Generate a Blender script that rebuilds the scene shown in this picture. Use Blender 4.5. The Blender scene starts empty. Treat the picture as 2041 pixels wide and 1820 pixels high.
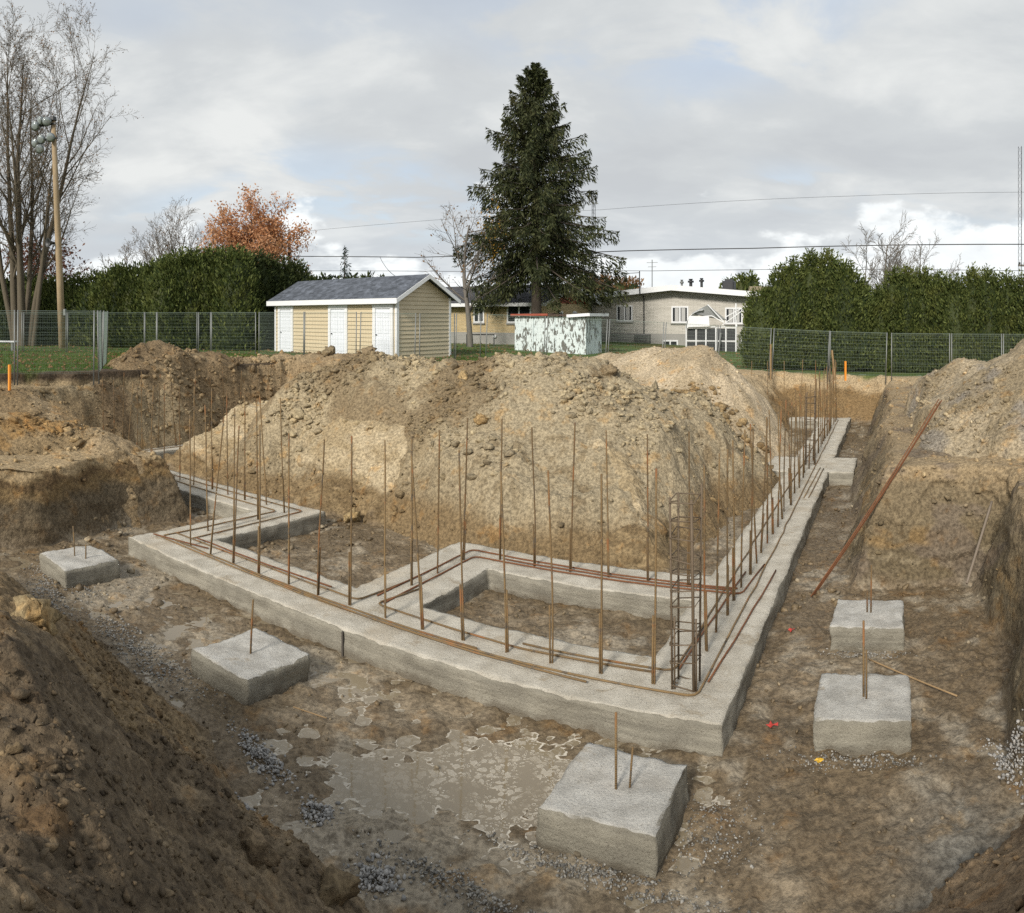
import bpy, bmesh, math, random
import numpy as np
from mathutils import Vector, Matrix
random.seed(7); RNG = np.random.default_rng(11)
SC = bpy.context.scene
COL = SC.collection
R = math.radians

# ------------------------------------------------------------------ camera (the photograph is a short cylindrical panorama)
EYE = 3.9                                   # metres above the top of the concrete footing (z = 0)
FPX, CX, HZ = 1500.0, 1020.5, 630.0         # survey of the photograph: focal length, centre, horizon (2041 x 1820 grid)
cd = bpy.data.cameras.new('camera'); cam = bpy.data.objects.new('camera', cd); COL.objects.link(cam)
cd.type = 'PANO'; cd.panorama_type = 'CENTRAL_CYLINDRICAL'
cd.central_cylindrical_range_u_min = -CX / FPX; cd.central_cylindrical_range_u_max = CX / FPX
cd.central_cylindrical_range_v_min = -(1820 - HZ) / FPX; cd.central_cylindrical_range_v_max = HZ / FPX
cd.central_cylindrical_radius = 1.0
cd.clip_start = 0.05; cd.clip_end = 3000
cam.location = (0, 0, EYE); cam.rotation_euler = (R(90), 0, 0)
SC.camera = cam

# ------------------------------------------------------------------ light
SUN_DIR = Vector((-0.47, -0.88, 0)).normalized(); SUN_EL = R(31)
sd = bpy.data.lights.new('sun', 'SUN'); sun = bpy.data.objects.new('sun', sd); COL.objects.link(sun)
sd.energy = 2.3; sd.angle = R(11); sd.color = (1.0, 0.94, 0.85)
sv = Vector((SUN_DIR.x * math.cos(SUN_EL), SUN_DIR.y * math.cos(SUN_EL), math.sin(SUN_EL)))
sun.rotation_euler = sv.to_track_quat('Z', 'Y').to_euler(); sun.location = (-30, -25, 40)
vs = SC.view_settings; vs.view_transform = 'Standard'; vs.look = 'None'; vs.gamma = 1.0; vs.use_curve_mapping = False
vs.exposure = 0.80
SC.cycles.use_denoising = False; SC.cycles.max_bounces = 5; SC.cycles.diffuse_bounces = 3; SC.cycles.glossy_bounces = 2; SC.cycles.transmission_bounces = 3; SC.cycles.transparent_max_bounces = 4

# ------------------------------------------------------------------ node helpers
class NG:
    def __init__(s, nt): s.nt = nt
    def n(s, t, ins=None, **kw):
        nd = s.nt.nodes.new(t)
        for k, v in kw.items(): setattr(nd, k, v)
        for k, v in (ins or {}).items():
            sk = nd.inputs[k]
            if isinstance(v, bpy.types.NodeSocket): s.nt.links.new(v, sk)
            else:
                if sk.type == 'RGBA' and hasattr(v, '__len__') and len(v) == 3: v = (*v, 1)
                sk.default_value = v
        return nd
    def math(s, op, a, b=0.0, c=None, clamp=False):
        nd = s.n('ShaderNodeMath', {0: a, 1: b}, operation=op, use_clamp=clamp)
        if c is not None:
            if isinstance(c, bpy.types.NodeSocket): s.nt.links.new(c, nd.inputs[2])
            else: nd.inputs[2].default_value = c
        return nd.outputs[0]
    def vm(s, op, a, b=(0, 0, 0)):
        return s.n('ShaderNodeVectorMath', {0: a, 1: b}, operation=op).outputs[0]
    def mix(s, f, a, b, mode='MIX'):
        nd = s.n('ShaderNodeMix', data_type='RGBA', blend_type=mode)
        for k, v in ((0, f), (6, a), (7, b)):
            sk = nd.inputs[k]
            if isinstance(v, bpy.types.NodeSocket): s.nt.links.new(v, sk)
            else: sk.default_value = (*v, 1) if hasattr(v, '__len__') and len(v) == 3 else v
        return nd.outputs[2]
    def noise(s, vec, scale, detail=4, rough=0.55, dist=0.0):
        return s.n('ShaderNodeTexNoise', {'Vector': vec, 'Scale': scale, 'Detail': detail, 'Roughness': rough, 'Distortion': dist}).outputs[0]
    def vor(s, vec, scale, feature='F1', out=0):
        return s.n('ShaderNodeTexVoronoi', {'Vector': vec, 'Scale': scale}, feature=feature).outputs[out]
    def step(s, x, a, b):                     # smoothstep map
        return s.n('ShaderNodeMapRange', {0: x, 1: a, 2: b, 3: 0.0, 4: 1.0}, interpolation_type='SMOOTHSTEP').outputs[0]
    def sep(s, v): return s.n('ShaderNodeSeparateXYZ', {0: v}).outputs
    def comb(s, x, y, z): return s.n('ShaderNodeCombineXYZ', {0: x, 1: y, 2: z}).outputs[0]
    def bump(s, h, dist, strength=1.0, normal=None):
        i = {'Height': h, 'Distance': dist, 'Strength': strength}
        if normal is not None: i['Normal'] = normal
        return s.n('ShaderNodeBump', i).outputs[0]

# ------------------------------------------------------------------ sky: broken stratocumulus, thin blue gaps, cumulus low on the horizon
W = bpy.data.worlds.new('World'); SC.world = W; W.use_nodes = True
W.node_tree.nodes.clear(); g = NG(W.node_tree)
sky = g.n('ShaderNodeTexSky', sky_type='NISHITA', sun_disc=False, sun_elevation=SUN_EL,
          sun_rotation=math.atan2(SUN_DIR.x, SUN_DIR.y), altitude=80.0, air_density=1.0, dust_density=1.2, ozone_density=1.0).outputs[0]
dv = g.n('ShaderNodeTexCoord').outputs['Generated']
dx, dy, dz = g.sep(dv)
zz = g.math('ADD', g.math('MAXIMUM', dz, 0.0), 0.16)
pv = g.comb(g.math('DIVIDE', dx, zz), g.math('DIVIDE', dy, zz), 0.0)
n1 = g.noise(g.vm('ADD', pv, (3.1, 1.7, 0)), 0.75, 7, 0.56, 0.25)
n2 = g.noise(g.vm('ADD', pv, (9.4, 4.2, 2.0)), 1.9, 6, 0.55, 0.3)
n3 = g.noise(g.vm('ADD', pv, (-5.2, 8.1, 4.0)), 0.42, 3, 0.5)
tone = g.math('ADD', g.math('MULTIPLY', n1, 0.5), g.math('MULTIPLY', n2, 0.5))
cl = g.n('ShaderNodeValToRGB', {0: tone}); cr = cl.color_ramp
cr.elements[0].position = 0.38; cr.elements[0].color = (3.45, 3.5, 3.6, 1)
cr.elements[1].position = 0.62; cr.elements[1].color = (4.9, 4.85, 4.75, 1)
e = cr.elements.new(0.49); e.color = (3.8, 3.85, 3.9, 1)
gap = g.math('MULTIPLY', g.step(n3, 0.44, 0.34), g.step(n2, 0.56, 0.44))
blue = g.mix(0.35, sky, (4.1, 4.6, 5.5))
c1 = g.mix(g.math('MULTIPLY', gap, 0.42), cl.outputs[0], blue)
# cumulus heads standing on the horizon
hv = g.comb(dx, dy, g.math('MULTIPLY', dz, 1.9))
n4 = g.noise(g.vm('ADD', hv, (0.35, 0.0, 0.12)), 5.2, 6, 0.52, 0.1)
n5 = g.noise(g.vm('ADD', hv, (4.0, 2.0, 1.0)), 14.0, 4, 0.55)
hd = g.math('SUBTRACT', g.math('ADD', n4, g.math('MULTIPLY', n5, 0.12)), g.math('MULTIPLY', dz, 1.75))
low = g.step(dz, 0.20, 0.02)
veil = g.mix(g.math('MULTIPLY', low, 0.5), c1, (3.7, 3.95, 4.3))
c2 = g.mix(g.step(hd, 0.37, 0.44), veil, g.mix(n5, (4.6, 4.75, 4.9), (7.2, 7.1, 6.9)))
bg = g.n('ShaderNodeBackground', {0: g.mix(1.0, c2, (0.98, 1.01, 1.02), 'MULTIPLY'), 1: 0.1})
g.n('ShaderNodeOutputWorld', {0: bg.outputs[0]})

# ------------------------------------------------------------------ survey helpers
CA, SA = math.cos(R(-29)), math.sin(R(-29))
def XY(u, v): return (u * CA - v * SA, u * SA + v * CA)        # building grid -> world
def UV(x, y): return (x * CA + y * SA, -x * SA + y * CA)
def at(px, r, z=0.0):                                            # bearing and distance -> world
    t = (px - CX) / FPX
    return (r * math.sin(t), r * math.cos(t), z)
def sight(px, py, r): return at(px, r, EYE - (py - HZ) / FPX * r)

# ------------------------------------------------------------------ numpy noise
def _hash(ix, iy, s):
    h = (ix.astype(np.int64) * 374761393 + iy.astype(np.int64) * 668265263 + s * 1442695041) & 0xffffffff
    h = ((h ^ (h >> 13)) * 1274126177) & 0xffffffff
    return (h ^ (h >> 16)) & 0xffffffff
def perlin(x, y, s=0):
    x = np.asarray(x, float); y = np.asarray(y, float)
    ix = np.floor(x); iy = np.floor(y); fx = x - ix; fy = y - iy
    def gr(ox, oy):
        a = _hash(ix + ox, iy + oy, s) * (2 * np.pi / 4294967296.0)
        return np.cos(a) * (fx - ox) + np.sin(a) * (fy - oy)
    wx = fx * fx * fx * (fx * (fx * 6 - 15) + 10); wy = fy * fy * fy * (fy * (fy * 6 - 15) + 10)
    a = gr(0, 0); b = gr(1, 0); c = gr(0, 1); d = gr(1, 1)
    return ((a + (b - a) * wx) * (1 - wy) + (c + (d - c) * wx) * wy) * 1.5
def fbm(x, y, f, o=4, s=0, gain=0.5):
    t = 0; a = 1.0
    for i in range(o):
        t = t + a * perlin(np.asarray(x) * f + 17.3 * i, np.asarray(y) * f - 9.1 * i, s + i); f *= 2.03; a *= gain
    return t
def worley(x, y, f, s=0):
    x = np.asarray(x, float) * f; y = np.asarray(y, float) * f
    ix = np.floor(x); iy = np.floor(y); d1 = np.full(x.shape, 9.0); d2 = np.full(x.shape, 9.0); idc = np.zeros(x.shape)
    for ox in (-1, 0, 1):
        for oy in (-1, 0, 1):
            h = _hash(ix + ox, iy + oy, s); h2 = _hash(ix + ox, iy + oy, s + 77)
            d = np.hypot(ix + ox + h / 4294967296.0 - x, iy + oy + h2 / 4294967296.0 - y)
            n = d < d1
            d2 = np.where(n, d1, np.minimum(d2, d)); idc = np.where(n, h2 / 4294967296.0, idc); d1 = np.where(n, d, d1)
    return d1, d2, idc
def sstep(x, a, b):
    t = np.clip((np.asarray(x) - a) / (b - a), 0, 1); return t * t * (3 - 2 * t)

# ------------------------------------------------------------------ object helpers
def tag(o, label=None, cat=None, group=None, kind=None):
    if label: o['label'] = label
    if cat: o['category'] = cat
    if group: o['group'] = group
    if kind: o['kind'] = kind
    return o
def empty(name, loc=(0, 0, 0), rz=0.0):
    o = bpy.data.objects.new(name, None); COL.objects.link(o); o.location = loc; o.rotation_euler = (0, 0, rz)
    o.empty_display_size = 0.2
    return o
def link(name, me, mat, parent=None, smooth=False):
    if mat is not None and len(me.materials) == 0: me.materials.append(mat)
    if smooth and len(me.polygons): me.polygons.foreach_set('use_smooth', np.ones(len(me.polygons), bool))
    o = bpy.data.objects.new(name, me); COL.objects.link(o)
    if parent is not None: o.parent = parent
    return o
def np_mesh(name, V, F):
    """V (n,3), F (m,k) with k constant"""
    V = np.asarray(V, np.float32); F = np.asarray(F, np.int32)
    me = bpy.data.meshes.new(name); k = F.shape[1]
    me.vertices.add(len(V)); me.vertices.foreach_set('co', V.ravel())
    me.loops.add(F.size); me.loops.foreach_set('vertex_index', F.ravel())
    me.polygons.add(len(F)); me.polygons.foreach_set('loop_start', np.arange(0, F.size, k, dtype=np.int32))
    try: me.polygons.foreach_set('loop_total', np.full(len(F), k, np.int32))
    except Exception: pass
    me.update(calc_edges=True); me.validate()
    return me
def set_col(me, name, rgba):
    a = me.attributes.new(name, 'FLOAT_COLOR', 'POINT'); a.data.foreach_set('color', np.asarray(rgba, np.float32).ravel())
class MB:
    def __init__(s): s.v = []; s.f = []
    def add(s, v, f):
        b = len(s.v); s.v += [tuple(p) for p in v]; s.f += [tuple(i + b for i in q) for q in f]; return s
    def box(s, x0, x1, y0, y1, z0, z1, ch=0.0):
        if ch <= 0:
            return s.add([(x0, y0, z0), (x1, y0, z0), (x1, y1, z0), (x0, y1, z0), (x0, y0, z1), (x1, y0, z1), (x1, y1, z1), (x0, y1, z1)],
                         [(3, 2, 1, 0), (4, 5, 6, 7), (0, 1, 5, 4), (1, 2, 6, 5), (2, 3, 7, 6), (3, 0, 4, 7)])
        bm = bmesh.new(); bmesh.ops.create_cube(bm, size=1.0)
        for p in bm.verts:
            p.co = Vector(((x0 + x1) / 2 + p.co.x * (x1 - x0), (y0 + y1) / 2 + p.co.y * (y1 - y0), (z0 + z1) / 2 + p.co.z * (z1 - z0)))
        bmesh.ops.bevel(bm, geom=bm.edges[:], offset=ch, segments=1, affect='EDGES')
        bm.verts.index_update()
        s.add([p.co[:] for p in bm.verts], [[q.index for q in f.verts] for f in bm.faces]); bm.free(); return s
    def bar(s, a, b, w, h=None, up=(0, 0, 1)):                  # rectangular bar between two points
        a = Vector(a); b = Vector(b); h = h or w; d = (b - a).normalized(); up = Vector(up)
        if abs(d.dot(up)) > 0.98: up = Vector((1, 0, 0))
        x = d.cross(up).normalized() * (w / 2); y = x.cross(d).normalized() * (h / 2)
        return s.add([a - x - y, a + x - y, a + x + y, a - x + y, b - x - y, b + x - y, b + x + y, b - x + y],
                     [(3, 2, 1, 0), (4, 5, 6, 7), (0, 1, 5, 4), (1, 2, 6, 5), (2, 3, 7, 6), (3, 0, 4, 7)])
    def tube(s, pts, rad, n=6, cap=True):
        pts = [Vector(p) for p in pts]; m = len(pts)
        if not hasattr(rad, '__len__'): rad = [rad] * m
        b = len(s.v); ref = None
        for i, p in enumerate(pts):
            d = (pts[min(i + 1, m - 1)] - pts[max(i - 1, 0)]).normalized()
            if ref is None: ref = Vector((1, 0, 0)) if abs(d.x) < 0.8 else Vector((0, 1, 0))
            x = (ref - d * ref.dot(d)).normalized(); y = d.cross(x); ref = x
            for k in range(n):
                a = 2 * math.pi * k / n; q = p + (x * math.cos(a) + y * math.sin(a)) * rad[i]; s.v.append((q.x, q.y, q.z))
        for i in range(m - 1):
            for k in range(n):
                k2 = (k + 1) % n; s.f.append((b + i * n + k, b + i * n + k2, b + (i + 1) * n + k2, b + (i + 1) * n + k))
        if cap and n > 2:
            s.f.append(tuple(b + k for k in reversed(range(n)))); s.f.append(tuple(b + (m - 1) * n + k for k in range(n)))
        return s
    def lathe(s, prof, n=16, o=(0, 0, 0), axis='z'):
        b = len(s.v)
        for (r, h) in prof:
            for k in range(n):
                a = 2 * math.pi * k / n; c = (r * math.cos(a), r * math.sin(a), h)
                if axis == 'y': c = (c[0], c[2], c[1])
                if axis == 'x': c = (c[2], c[0], c[1])
                s.v.append((o[0] + c[0], o[1] + c[1], o[2] + c[2]))
        for i in range(len(prof) - 1):
            for k in range(n):
                k2 = (k + 1) % n; s.f.append((b + i * n + k, b + i * n + k2, b + (i + 1) * n + k2, b + (i + 1) * n + k))
        s.f.append(tuple(b + k for k in reversed(range(n)))); s.f.append(tuple(b + (len(prof) - 1) * n + k for k in range(n)))
        return s
    def poly(s, pts): return s.add(pts, [tuple(range(len(pts)))])
    def prism(s, pts, dvec):                                    # closed outline swept along dvec
        n = len(pts); d = Vector(dvec)
        v = [Vector(p) for p in pts] + [Vector(p) + d for p in pts]
        f = [tuple(reversed(range(n))), tuple(range(n, 2 * n))] + [(i, (i + 1) % n, n + (i + 1) % n, n + i) for i in range(n)]
        return s.add(v, f)
    def mesh(s, name):
        me = bpy.data.meshes.new(name); me.from_pydata(s.v, [], s.f); me.update()
        if len(s.f) < 3000:
            bm = bmesh.new(); bm.from_mesh(me); bmesh.ops.recalc_face_normals(bm, faces=bm.faces[:]); bm.to_mesh(me); bm.free()
        return me
    def build(s, name, mat, parent=None, smooth=False): return link(name, s.mesh(name), mat, parent, smooth)

# ------------------------------------------------------------------ materials
MATS = {}
def principled(name):
    m = bpy.data.materials.new(name); m.use_nodes = True; nt = m.node_tree; nt.nodes.clear(); k = NG(nt)
    b = k.n('ShaderNodeBsdfPrincipled'); k.n('ShaderNodeOutputMaterial', {0: b.outputs[0]}); MATS[name] = m
    def put(**kw):
        for n_, v in kw.items():
            sk = b.inputs[n_.replace('_', ' ')]
            if isinstance(v, bpy.types.NodeSocket): nt.links.new(v, sk)
            else: sk.default_value = (*v, 1) if hasattr(v, '__len__') and len(v) == 3 and sk.type == 'RGBA' else v
    return m, k, put
def pos(k): return k.n('ShaderNodeNewGeometry').outputs['Position']
def island(k): return k.n('ShaderNodeNewGeometry').outputs['Random Per Island']
def oco(k): return k.n('ShaderNodeTexCoord').outputs['Object']

def simple(name, col, rough=0.6, var=0.12, scale=6.0, metal=0.0, bump=0.0, bscale=60.0, spec=None):
    m, k, put = principled(name); p = oco(k)
    f = k.noise(p, scale, 5); c = k.mix(f, tuple(x * (1 - var) for x in col), tuple(min(1, x * (1 + var)) for x in col))
    put(Base_Color=c, Roughness=rough, Metallic=metal)
    if bump: put(Normal=k.bump(k.noise(p, bscale, 4), bump))
    if spec is not None: put(Specular_IOR_Level=spec)
    return m

def soil(name, bump=1.0, island_var=0.0):
    """soil whose type (colour, dampness) comes from the 'soil' attribute"""
    m, k, put = principled(name); p = pos(k)
    a = k.n('ShaderNodeAttribute', attribute_name='soil')
    f1 = k.noise(p, 17, 8, 0.68); f2 = k.noise(p, 70, 5, 0.6); f3 = k.noise(p, 2.4, 4, 0.6)
    lo = k.mix(1.0, a.outputs[0], (0.58, 0.56, 0.54), 'MULTIPLY'); hi = k.mix(1.0, a.outputs[0], (1.46, 1.44, 1.42), 'MULTIPLY')
    c = k.mix(k.step(f1, 0.32, 0.68), lo, hi)
    c = k.mix(k.step(f3, 0.55, 0.72), c, k.mix(1.0, c, (1.12, 0.94, 0.72), 'MULTIPLY'))
    st = k.step(k.vor(p, 26), 0.10, 0.06)                         # small pale grit
    gr = k.math('MULTIPLY', st, k.step(f2, 0.50, 0.56))
    c = k.mix(k.math('MULTIPLY', gr, 0.55), c, (0.40, 0.36, 0.30))
    if island_var:
        i = island(k); c = k.mix(1.0, c, k.mix(i, (1 - island_var,) * 3, (1 + island_var, 1 + island_var, 1 + island_var * 0.8)), 'MULTIPLY')
    wet = a.outputs['Alpha']
    put(Base_Color=c, Roughness=k.math('SUBTRACT', 0.95, k.math('MULTIPLY', wet, k.math('MULTIPLY', k.step(f1, 0.25, 0.60), 0.60))), Specular_IOR_Level=0.3)
    dry = k.math('SUBTRACT', 1.0, k.math('MULTIPLY', wet, 0.38))
    n = k.bump(k.noise(p, 9, 8, 0.65), 0.055 * bump, dry)
    n = k.bump(k.noise(p, 38, 4, 0.6), 0.016 * bump, dry, n)
    put(Normal=n)
    return m
SOIL = soil('soil'); CLOD = soil('clod', 0.6, 0.22)

def concrete(name, tint=(1, 1, 1), blue=0.0):
    m, k, put = principled(name); p = pos(k); x, y, z = k.sep(p)
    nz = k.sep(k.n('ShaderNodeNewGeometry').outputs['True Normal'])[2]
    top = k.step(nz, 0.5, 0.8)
    f = k.noise(p, 3.2, 7, 0.6); f2 = k.noise(p, 38, 6, 0.65); f3 = k.noise(p, 0.9, 4, 0.6)
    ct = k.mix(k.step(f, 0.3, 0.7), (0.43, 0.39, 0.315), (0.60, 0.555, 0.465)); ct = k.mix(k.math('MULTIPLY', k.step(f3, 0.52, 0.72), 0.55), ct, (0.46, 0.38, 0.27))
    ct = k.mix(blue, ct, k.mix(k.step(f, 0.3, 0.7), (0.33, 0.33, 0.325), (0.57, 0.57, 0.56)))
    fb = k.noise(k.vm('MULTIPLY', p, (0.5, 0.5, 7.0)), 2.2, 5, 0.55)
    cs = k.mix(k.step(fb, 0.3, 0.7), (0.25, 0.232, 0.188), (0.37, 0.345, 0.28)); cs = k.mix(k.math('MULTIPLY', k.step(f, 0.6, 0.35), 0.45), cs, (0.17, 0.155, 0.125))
    base = k.step(k.math('ADD', z, k.math('MULTIPLY', f, 0.34)), -0.06, -0.17)      # damp, muddy lower band
    cs = k.mix(k.math('MULTIPLY', base, 0.7), cs, (0.15, 0.125, 0.09))
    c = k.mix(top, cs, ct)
    c = k.mix(k.math('MULTIPLY', k.step(f2, 0.44, 0.30), 0.5), c, (0.13, 0.11, 0.085))
    c = k.mix(k.math('MULTIPLY', k.step(k.noise(p, 60, 3, 0.7), 0.54, 0.68), k.math('MULTIPLY', top, 0.30)), c, (0.70, 0.67, 0.60))
    pit = k.math('MULTIPLY', k.step(k.vor(p, 30), 0.16, 0.10), k.step(k.noise(p, 7, 3), 0.5, 0.6))
    c = k.mix(k.math('MULTIPLY', pit, 0.75), c, (0.10, 0.085, 0.065))
    mud = k.math('MULTIPLY', k.step(k.noise(p, 1.7, 6, 0.7, 0.6), 0.57, 0.66), top)
    c = k.mix(k.math('MULTIPLY', mud, 0.5), c, (0.30, 0.23, 0.14))
    c = k.mix(1.0, c, tint, 'MULTIPLY')
    n = k.bump(f2, 0.022); n = k.bump(k.noise(p, 110, 4, 0.7), 0.009, 1.0, n)
    put(Base_Color=c, Roughness=0.88, Normal=n, Specular_IOR_Level=0.3)
    return m
CONC = concrete('concrete_strip'); CONCP = concrete('concrete_pad', (0.97, 0.97, 0.96), 0.55)

def rebar_mat():
    m, k, put = principled('rebar'); p = pos(k); o = oco(k)
    rnd = k.n('ShaderNodeObjectInfo').outputs['Random']
    f = k.noise(p, 9, 5, 0.6)
    c = k.mix(rnd, (0.15, 0.095, 0.042), (0.25, 0.165, 0.075)); c = k.mix(k.step(f, 0.48, 0.70), c, (0.115, 0.092, 0.066))
    c = k.mix(k.math('MULTIPLY', k.step(k.noise(p, 3, 3), 0.55, 0.68), 0.7), c, (0.30, 0.12, 0.04))
    ribs = k.n('ShaderNodeTexWave', {'Vector': o, 'Scale': 22.0, 'Distortion': 0.0}, bands_direction='Z').outputs[1]
    put(Base_Color=c, Roughness=0.8, Metallic=0.15, Normal=k.bump(ribs, 0.003))
    return m
REBAR = rebar_mat()
def rust_mat():
    m, k, put = principled('rust_red'); p = pos(k); f = k.noise(p, 8, 5, 0.6)
    put(Base_Color=k.mix(f, (0.09, 0.038, 0.016), (0.23, 0.088, 0.032)), Roughness=0.85, Normal=k.bump(k.noise(p, 120, 3), 0.003)); return m
RUST = rust_mat()
CAGE = simple('cage_steel', (0.135, 0.098, 0.062), 0.7, 0.3, 7, 0.2)
WHITE = simple('white_trim', (0.74, 0.75, 0.76), 0.45, 0.05, 3)
DOORW = simple('door_white', (0.72, 0.75, 0.80), 0.4, 0.04, 3)
SIDING = simple('tan_vinyl', (0.56, 0.47, 0.315), 0.5, 0.07, 2.5, bump=0.002, bscale=90)
GALV = simple('galvanised_steel', (0.23, 0.24, 0.23), 0.6, 0.15, 8, 0.6)
WIRE = simple('fence_wire', (0.20, 0.25, 0.21), 0.5, 0.1, 8, 0.35)
DARK = simple('dark_metal', (0.035, 0.036, 0.038), 0.5, 0.2, 5)
CABLE = simple('cable_black', (0.03, 0.03, 0.032), 0.6, 0.1, 5)
GLASSD = simple('window_glass', (0.028, 0.032, 0.036), 0.06, 0.2, 1.5)
CURT = simple('window_curtain', (0.42, 0.42, 0.41), 0.7, 0.2, 14)
ORANGE = simple('orange_paint', (0.85, 0.30, 0.03), 0.5, 0.06, 20)
STAKE = simple('raw_wood', (0.30, 0.20, 0.10), 0.8, 0.25, 12, bump=0.004, bscale=40)
REDLEAF = simple('red_leaf', (0.45, 0.045, 0.03), 0.6, 0.2, 40)
YELLEAF = simple('yellow_leaf', (0.60, 0.36, 0.03), 0.6, 0.2, 40)
REDGABLE = simple('red_gable_board', (0.26, 0.045, 0.018), 0.6, 0.15, 4)
PARGE = simple('foundation_parging', (0.30, 0.29, 0.27), 0.9, 0.12, 2.0, bump=0.006, bscale=12)

def foliage(name, a, b, c, trans=0.25, rough=0.65):
    m, k, put = principled(name); i = island(k); f = k.noise(pos(k), 0.9, 3)
    col = k.mix(i, a, b); col = k.mix(k.math('MULTIPLY', k.step(f, 0.5, 0.7), 0.6), col, c)
    put(Base_Color=col, Roughness=rough, Specular_IOR_Level=0.25)
    try: put(Subsurface_Weight=0.0)
    except Exception: pass
    nt = m.node_tree; bs = [n for n in nt.nodes if n.type == 'BSDF_PRINCIPLED'][0]; out = [n for n in nt.nodes if n.type == 'OUTPUT_MATERIAL'][0]
    tr = k.n('ShaderNodeBsdfTranslucent', {0: col}); mx = k.n('ShaderNodeMixShader', {0: trans, 1: bs.outputs[0], 2: tr.outputs[0]})
    nt.links.new(mx.outputs[0], out.inputs[0])
    return m
CEDAR = foliage('cedar_foliage', (0.026, 0.046, 0.011), (0.158, 0.185, 0.052), (0.155, 0.165, 0.044))
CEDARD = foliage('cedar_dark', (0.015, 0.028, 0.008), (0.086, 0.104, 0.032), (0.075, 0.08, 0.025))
SPRUCE = foliage('spruce_needles', (0.014, 0.023, 0.008), (0.075, 0.082, 0.030), (0.078, 0.070, 0.028), 0.12)
BLUESP = foliage('blue_spruce_needles', (0.015, 0.035, 0.025), (0.04, 0.07, 0.05), (0.03, 0.05, 0.04), 0.12)
MAPLE = foliage('orange_leaves', (0.46, 0.21, 0.09), (0.66, 0.37, 0.20), (0.66, 0.42, 0.25), 0.35)
DRYLEAF = foliage('dry_brown_leaves', (0.16, 0.09, 0.04), (0.30, 0.18, 0.09), (0.22, 0.12, 0.06), 0.3)
GOLD = foliage('yellow_leaves', (0.45, 0.24, 0.03), (0.62, 0.38, 0.06), (0.5, 0.3, 0.05), 0.35)
RUSTLEAF = foliage('dark_red_leaves', (0.10, 0.035, 0.02), (0.20, 0.08, 0.04), (0.12, 0.06, 0.03), 0.3)
GRASSB = foliage('grass_blades', (0.05, 0.10, 0.016), (0.11, 0.17, 0.035), (0.14, 0.17, 0.05), 0.3)
def bark(name, a, b, sc=9):
    m, k, put = principled(name); p = pos(k); f = k.noise(k.vm('MULTIPLY', p, (1, 1, 0.3)), sc, 6, 0.65)
    put(Base_Color=k.mix(f, a, b), Roughness=0.9, Normal=k.bump(f, 0.03)); return m
BARK = bark('grey_brown_bark', (0.060, 0.048, 0.033), (0.15, 0.12, 0.08))
BARKG = bark('grey_bark', (0.10, 0.088, 0.075), (0.21, 0.19, 0.165))
BARKD = bark('dark_bark', (0.045, 0.035, 0.027), (0.10, 0.08, 0.06))
POLEW = bark('weathered_pole', (0.22, 0.155, 0.085), (0.42, 0.32, 0.20), 5)

def brick(name, a, b, mort, sx=1.0):
    m, k, put = principled(name); o = oco(k); x, y, z = k.sep(o)
    v = k.comb(k.math('ADD', x, y), z, 0.0)
    bt = k.n('ShaderNodeTexBrick', {'Vector': v, 'Color1': (*a, 1), 'Color2': (*b, 1), 'Mortar': (*mort, 1), 'Scale': 1.0, 'Mortar Size': 0.006,
                                    'Bias': 0.0, 'Brick Width': 0.30 * sx, 'Row Height': 0.085})
    c = k.mix(k.math('MULTIPLY', k.noise(o, 1.2, 4), 0.35), bt.outputs[0], tuple(t * 0.7 for t in a))
    put(Base_Color=c, Roughness=0.85, Normal=k.bump(bt.outputs[1], -0.006))
    return m
BRICKY = brick('yellow_brick', (0.50, 0.38, 0.20), (0.60, 0.47, 0.27), (0.42, 0.34, 0.22))
BRICKG = brick('grey_brick', (0.50, 0.475, 0.42), (0.62, 0.59, 0.53), (0.37, 0.35, 0.31), 1.6)
def shingle(name, a, b):
    m, k, put = principled(name); o = oco(k); x, y, z = k.sep(o)
    bt = k.n('ShaderNodeTexBrick', {'Vector': k.comb(x, k.math('MULTIPLY', y, 1.12), 0.0), 'Color1': (*a, 1), 'Color2': (*b, 1), 'Mortar': tuple(t * 0.5 for t in a) + (1,),
                                    'Scale': 1.0, 'Mortar Size': 0.004, 'Brick Width': 0.30, 'Row Height': 0.14})
    c = k.mix(k.step(k.noise(o, 3.2, 5, 0.6), 0.45, 0.75), bt.outputs[0], tuple(t * 1.5 for t in b))
    put(Base_Color=c, Roughness=0.85, Normal=k.bump(bt.outputs[1], -0.008)); return m
SHING = shingle('slate_blue_shingle', (0.045, 0.052, 0.064), (0.10, 0.112, 0.135))
SHINGD = shingle('dark_shingle', (0.035, 0.036, 0.04), (0.06, 0.06, 0.066))
def peeling():
    m, k, put = principled('peeling_paint'); o = oco(k)
    v = k.vm('MULTIPLY', o, (1, 1, 0.35)); f = k.noise(v, 7.5, 7, 0.62, 0.8); f2 = k.noise(o, 1.1, 3)
    mk = k.step(k.math('ADD', f, k.math('MULTIPLY', f2, 0.30)), 0.675, 0.71)
    put(Base_Color=k.mix(mk, k.mix(k.noise(o, 3, 4), (0.56, 0.64, 0.65), (0.70, 0.76, 0.75)), (0.13, 0.125, 0.11)), Roughness=0.7, Normal=k.bump(mk, -0.012)); return m
PEEL = peeling()
def gravel_mat(name, a, b):
    m, k, put = principled(name); i = island(k)
    put(Base_Color=k.mix(i, a, b), Roughness=0.85, Normal=k.bump(k.noise(pos(k), 90, 4), 0.004)); return m
GRAVEL = gravel_mat('crushed_stone', (0.09, 0.085, 0.075), (0.36, 0.34, 0.30))
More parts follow.
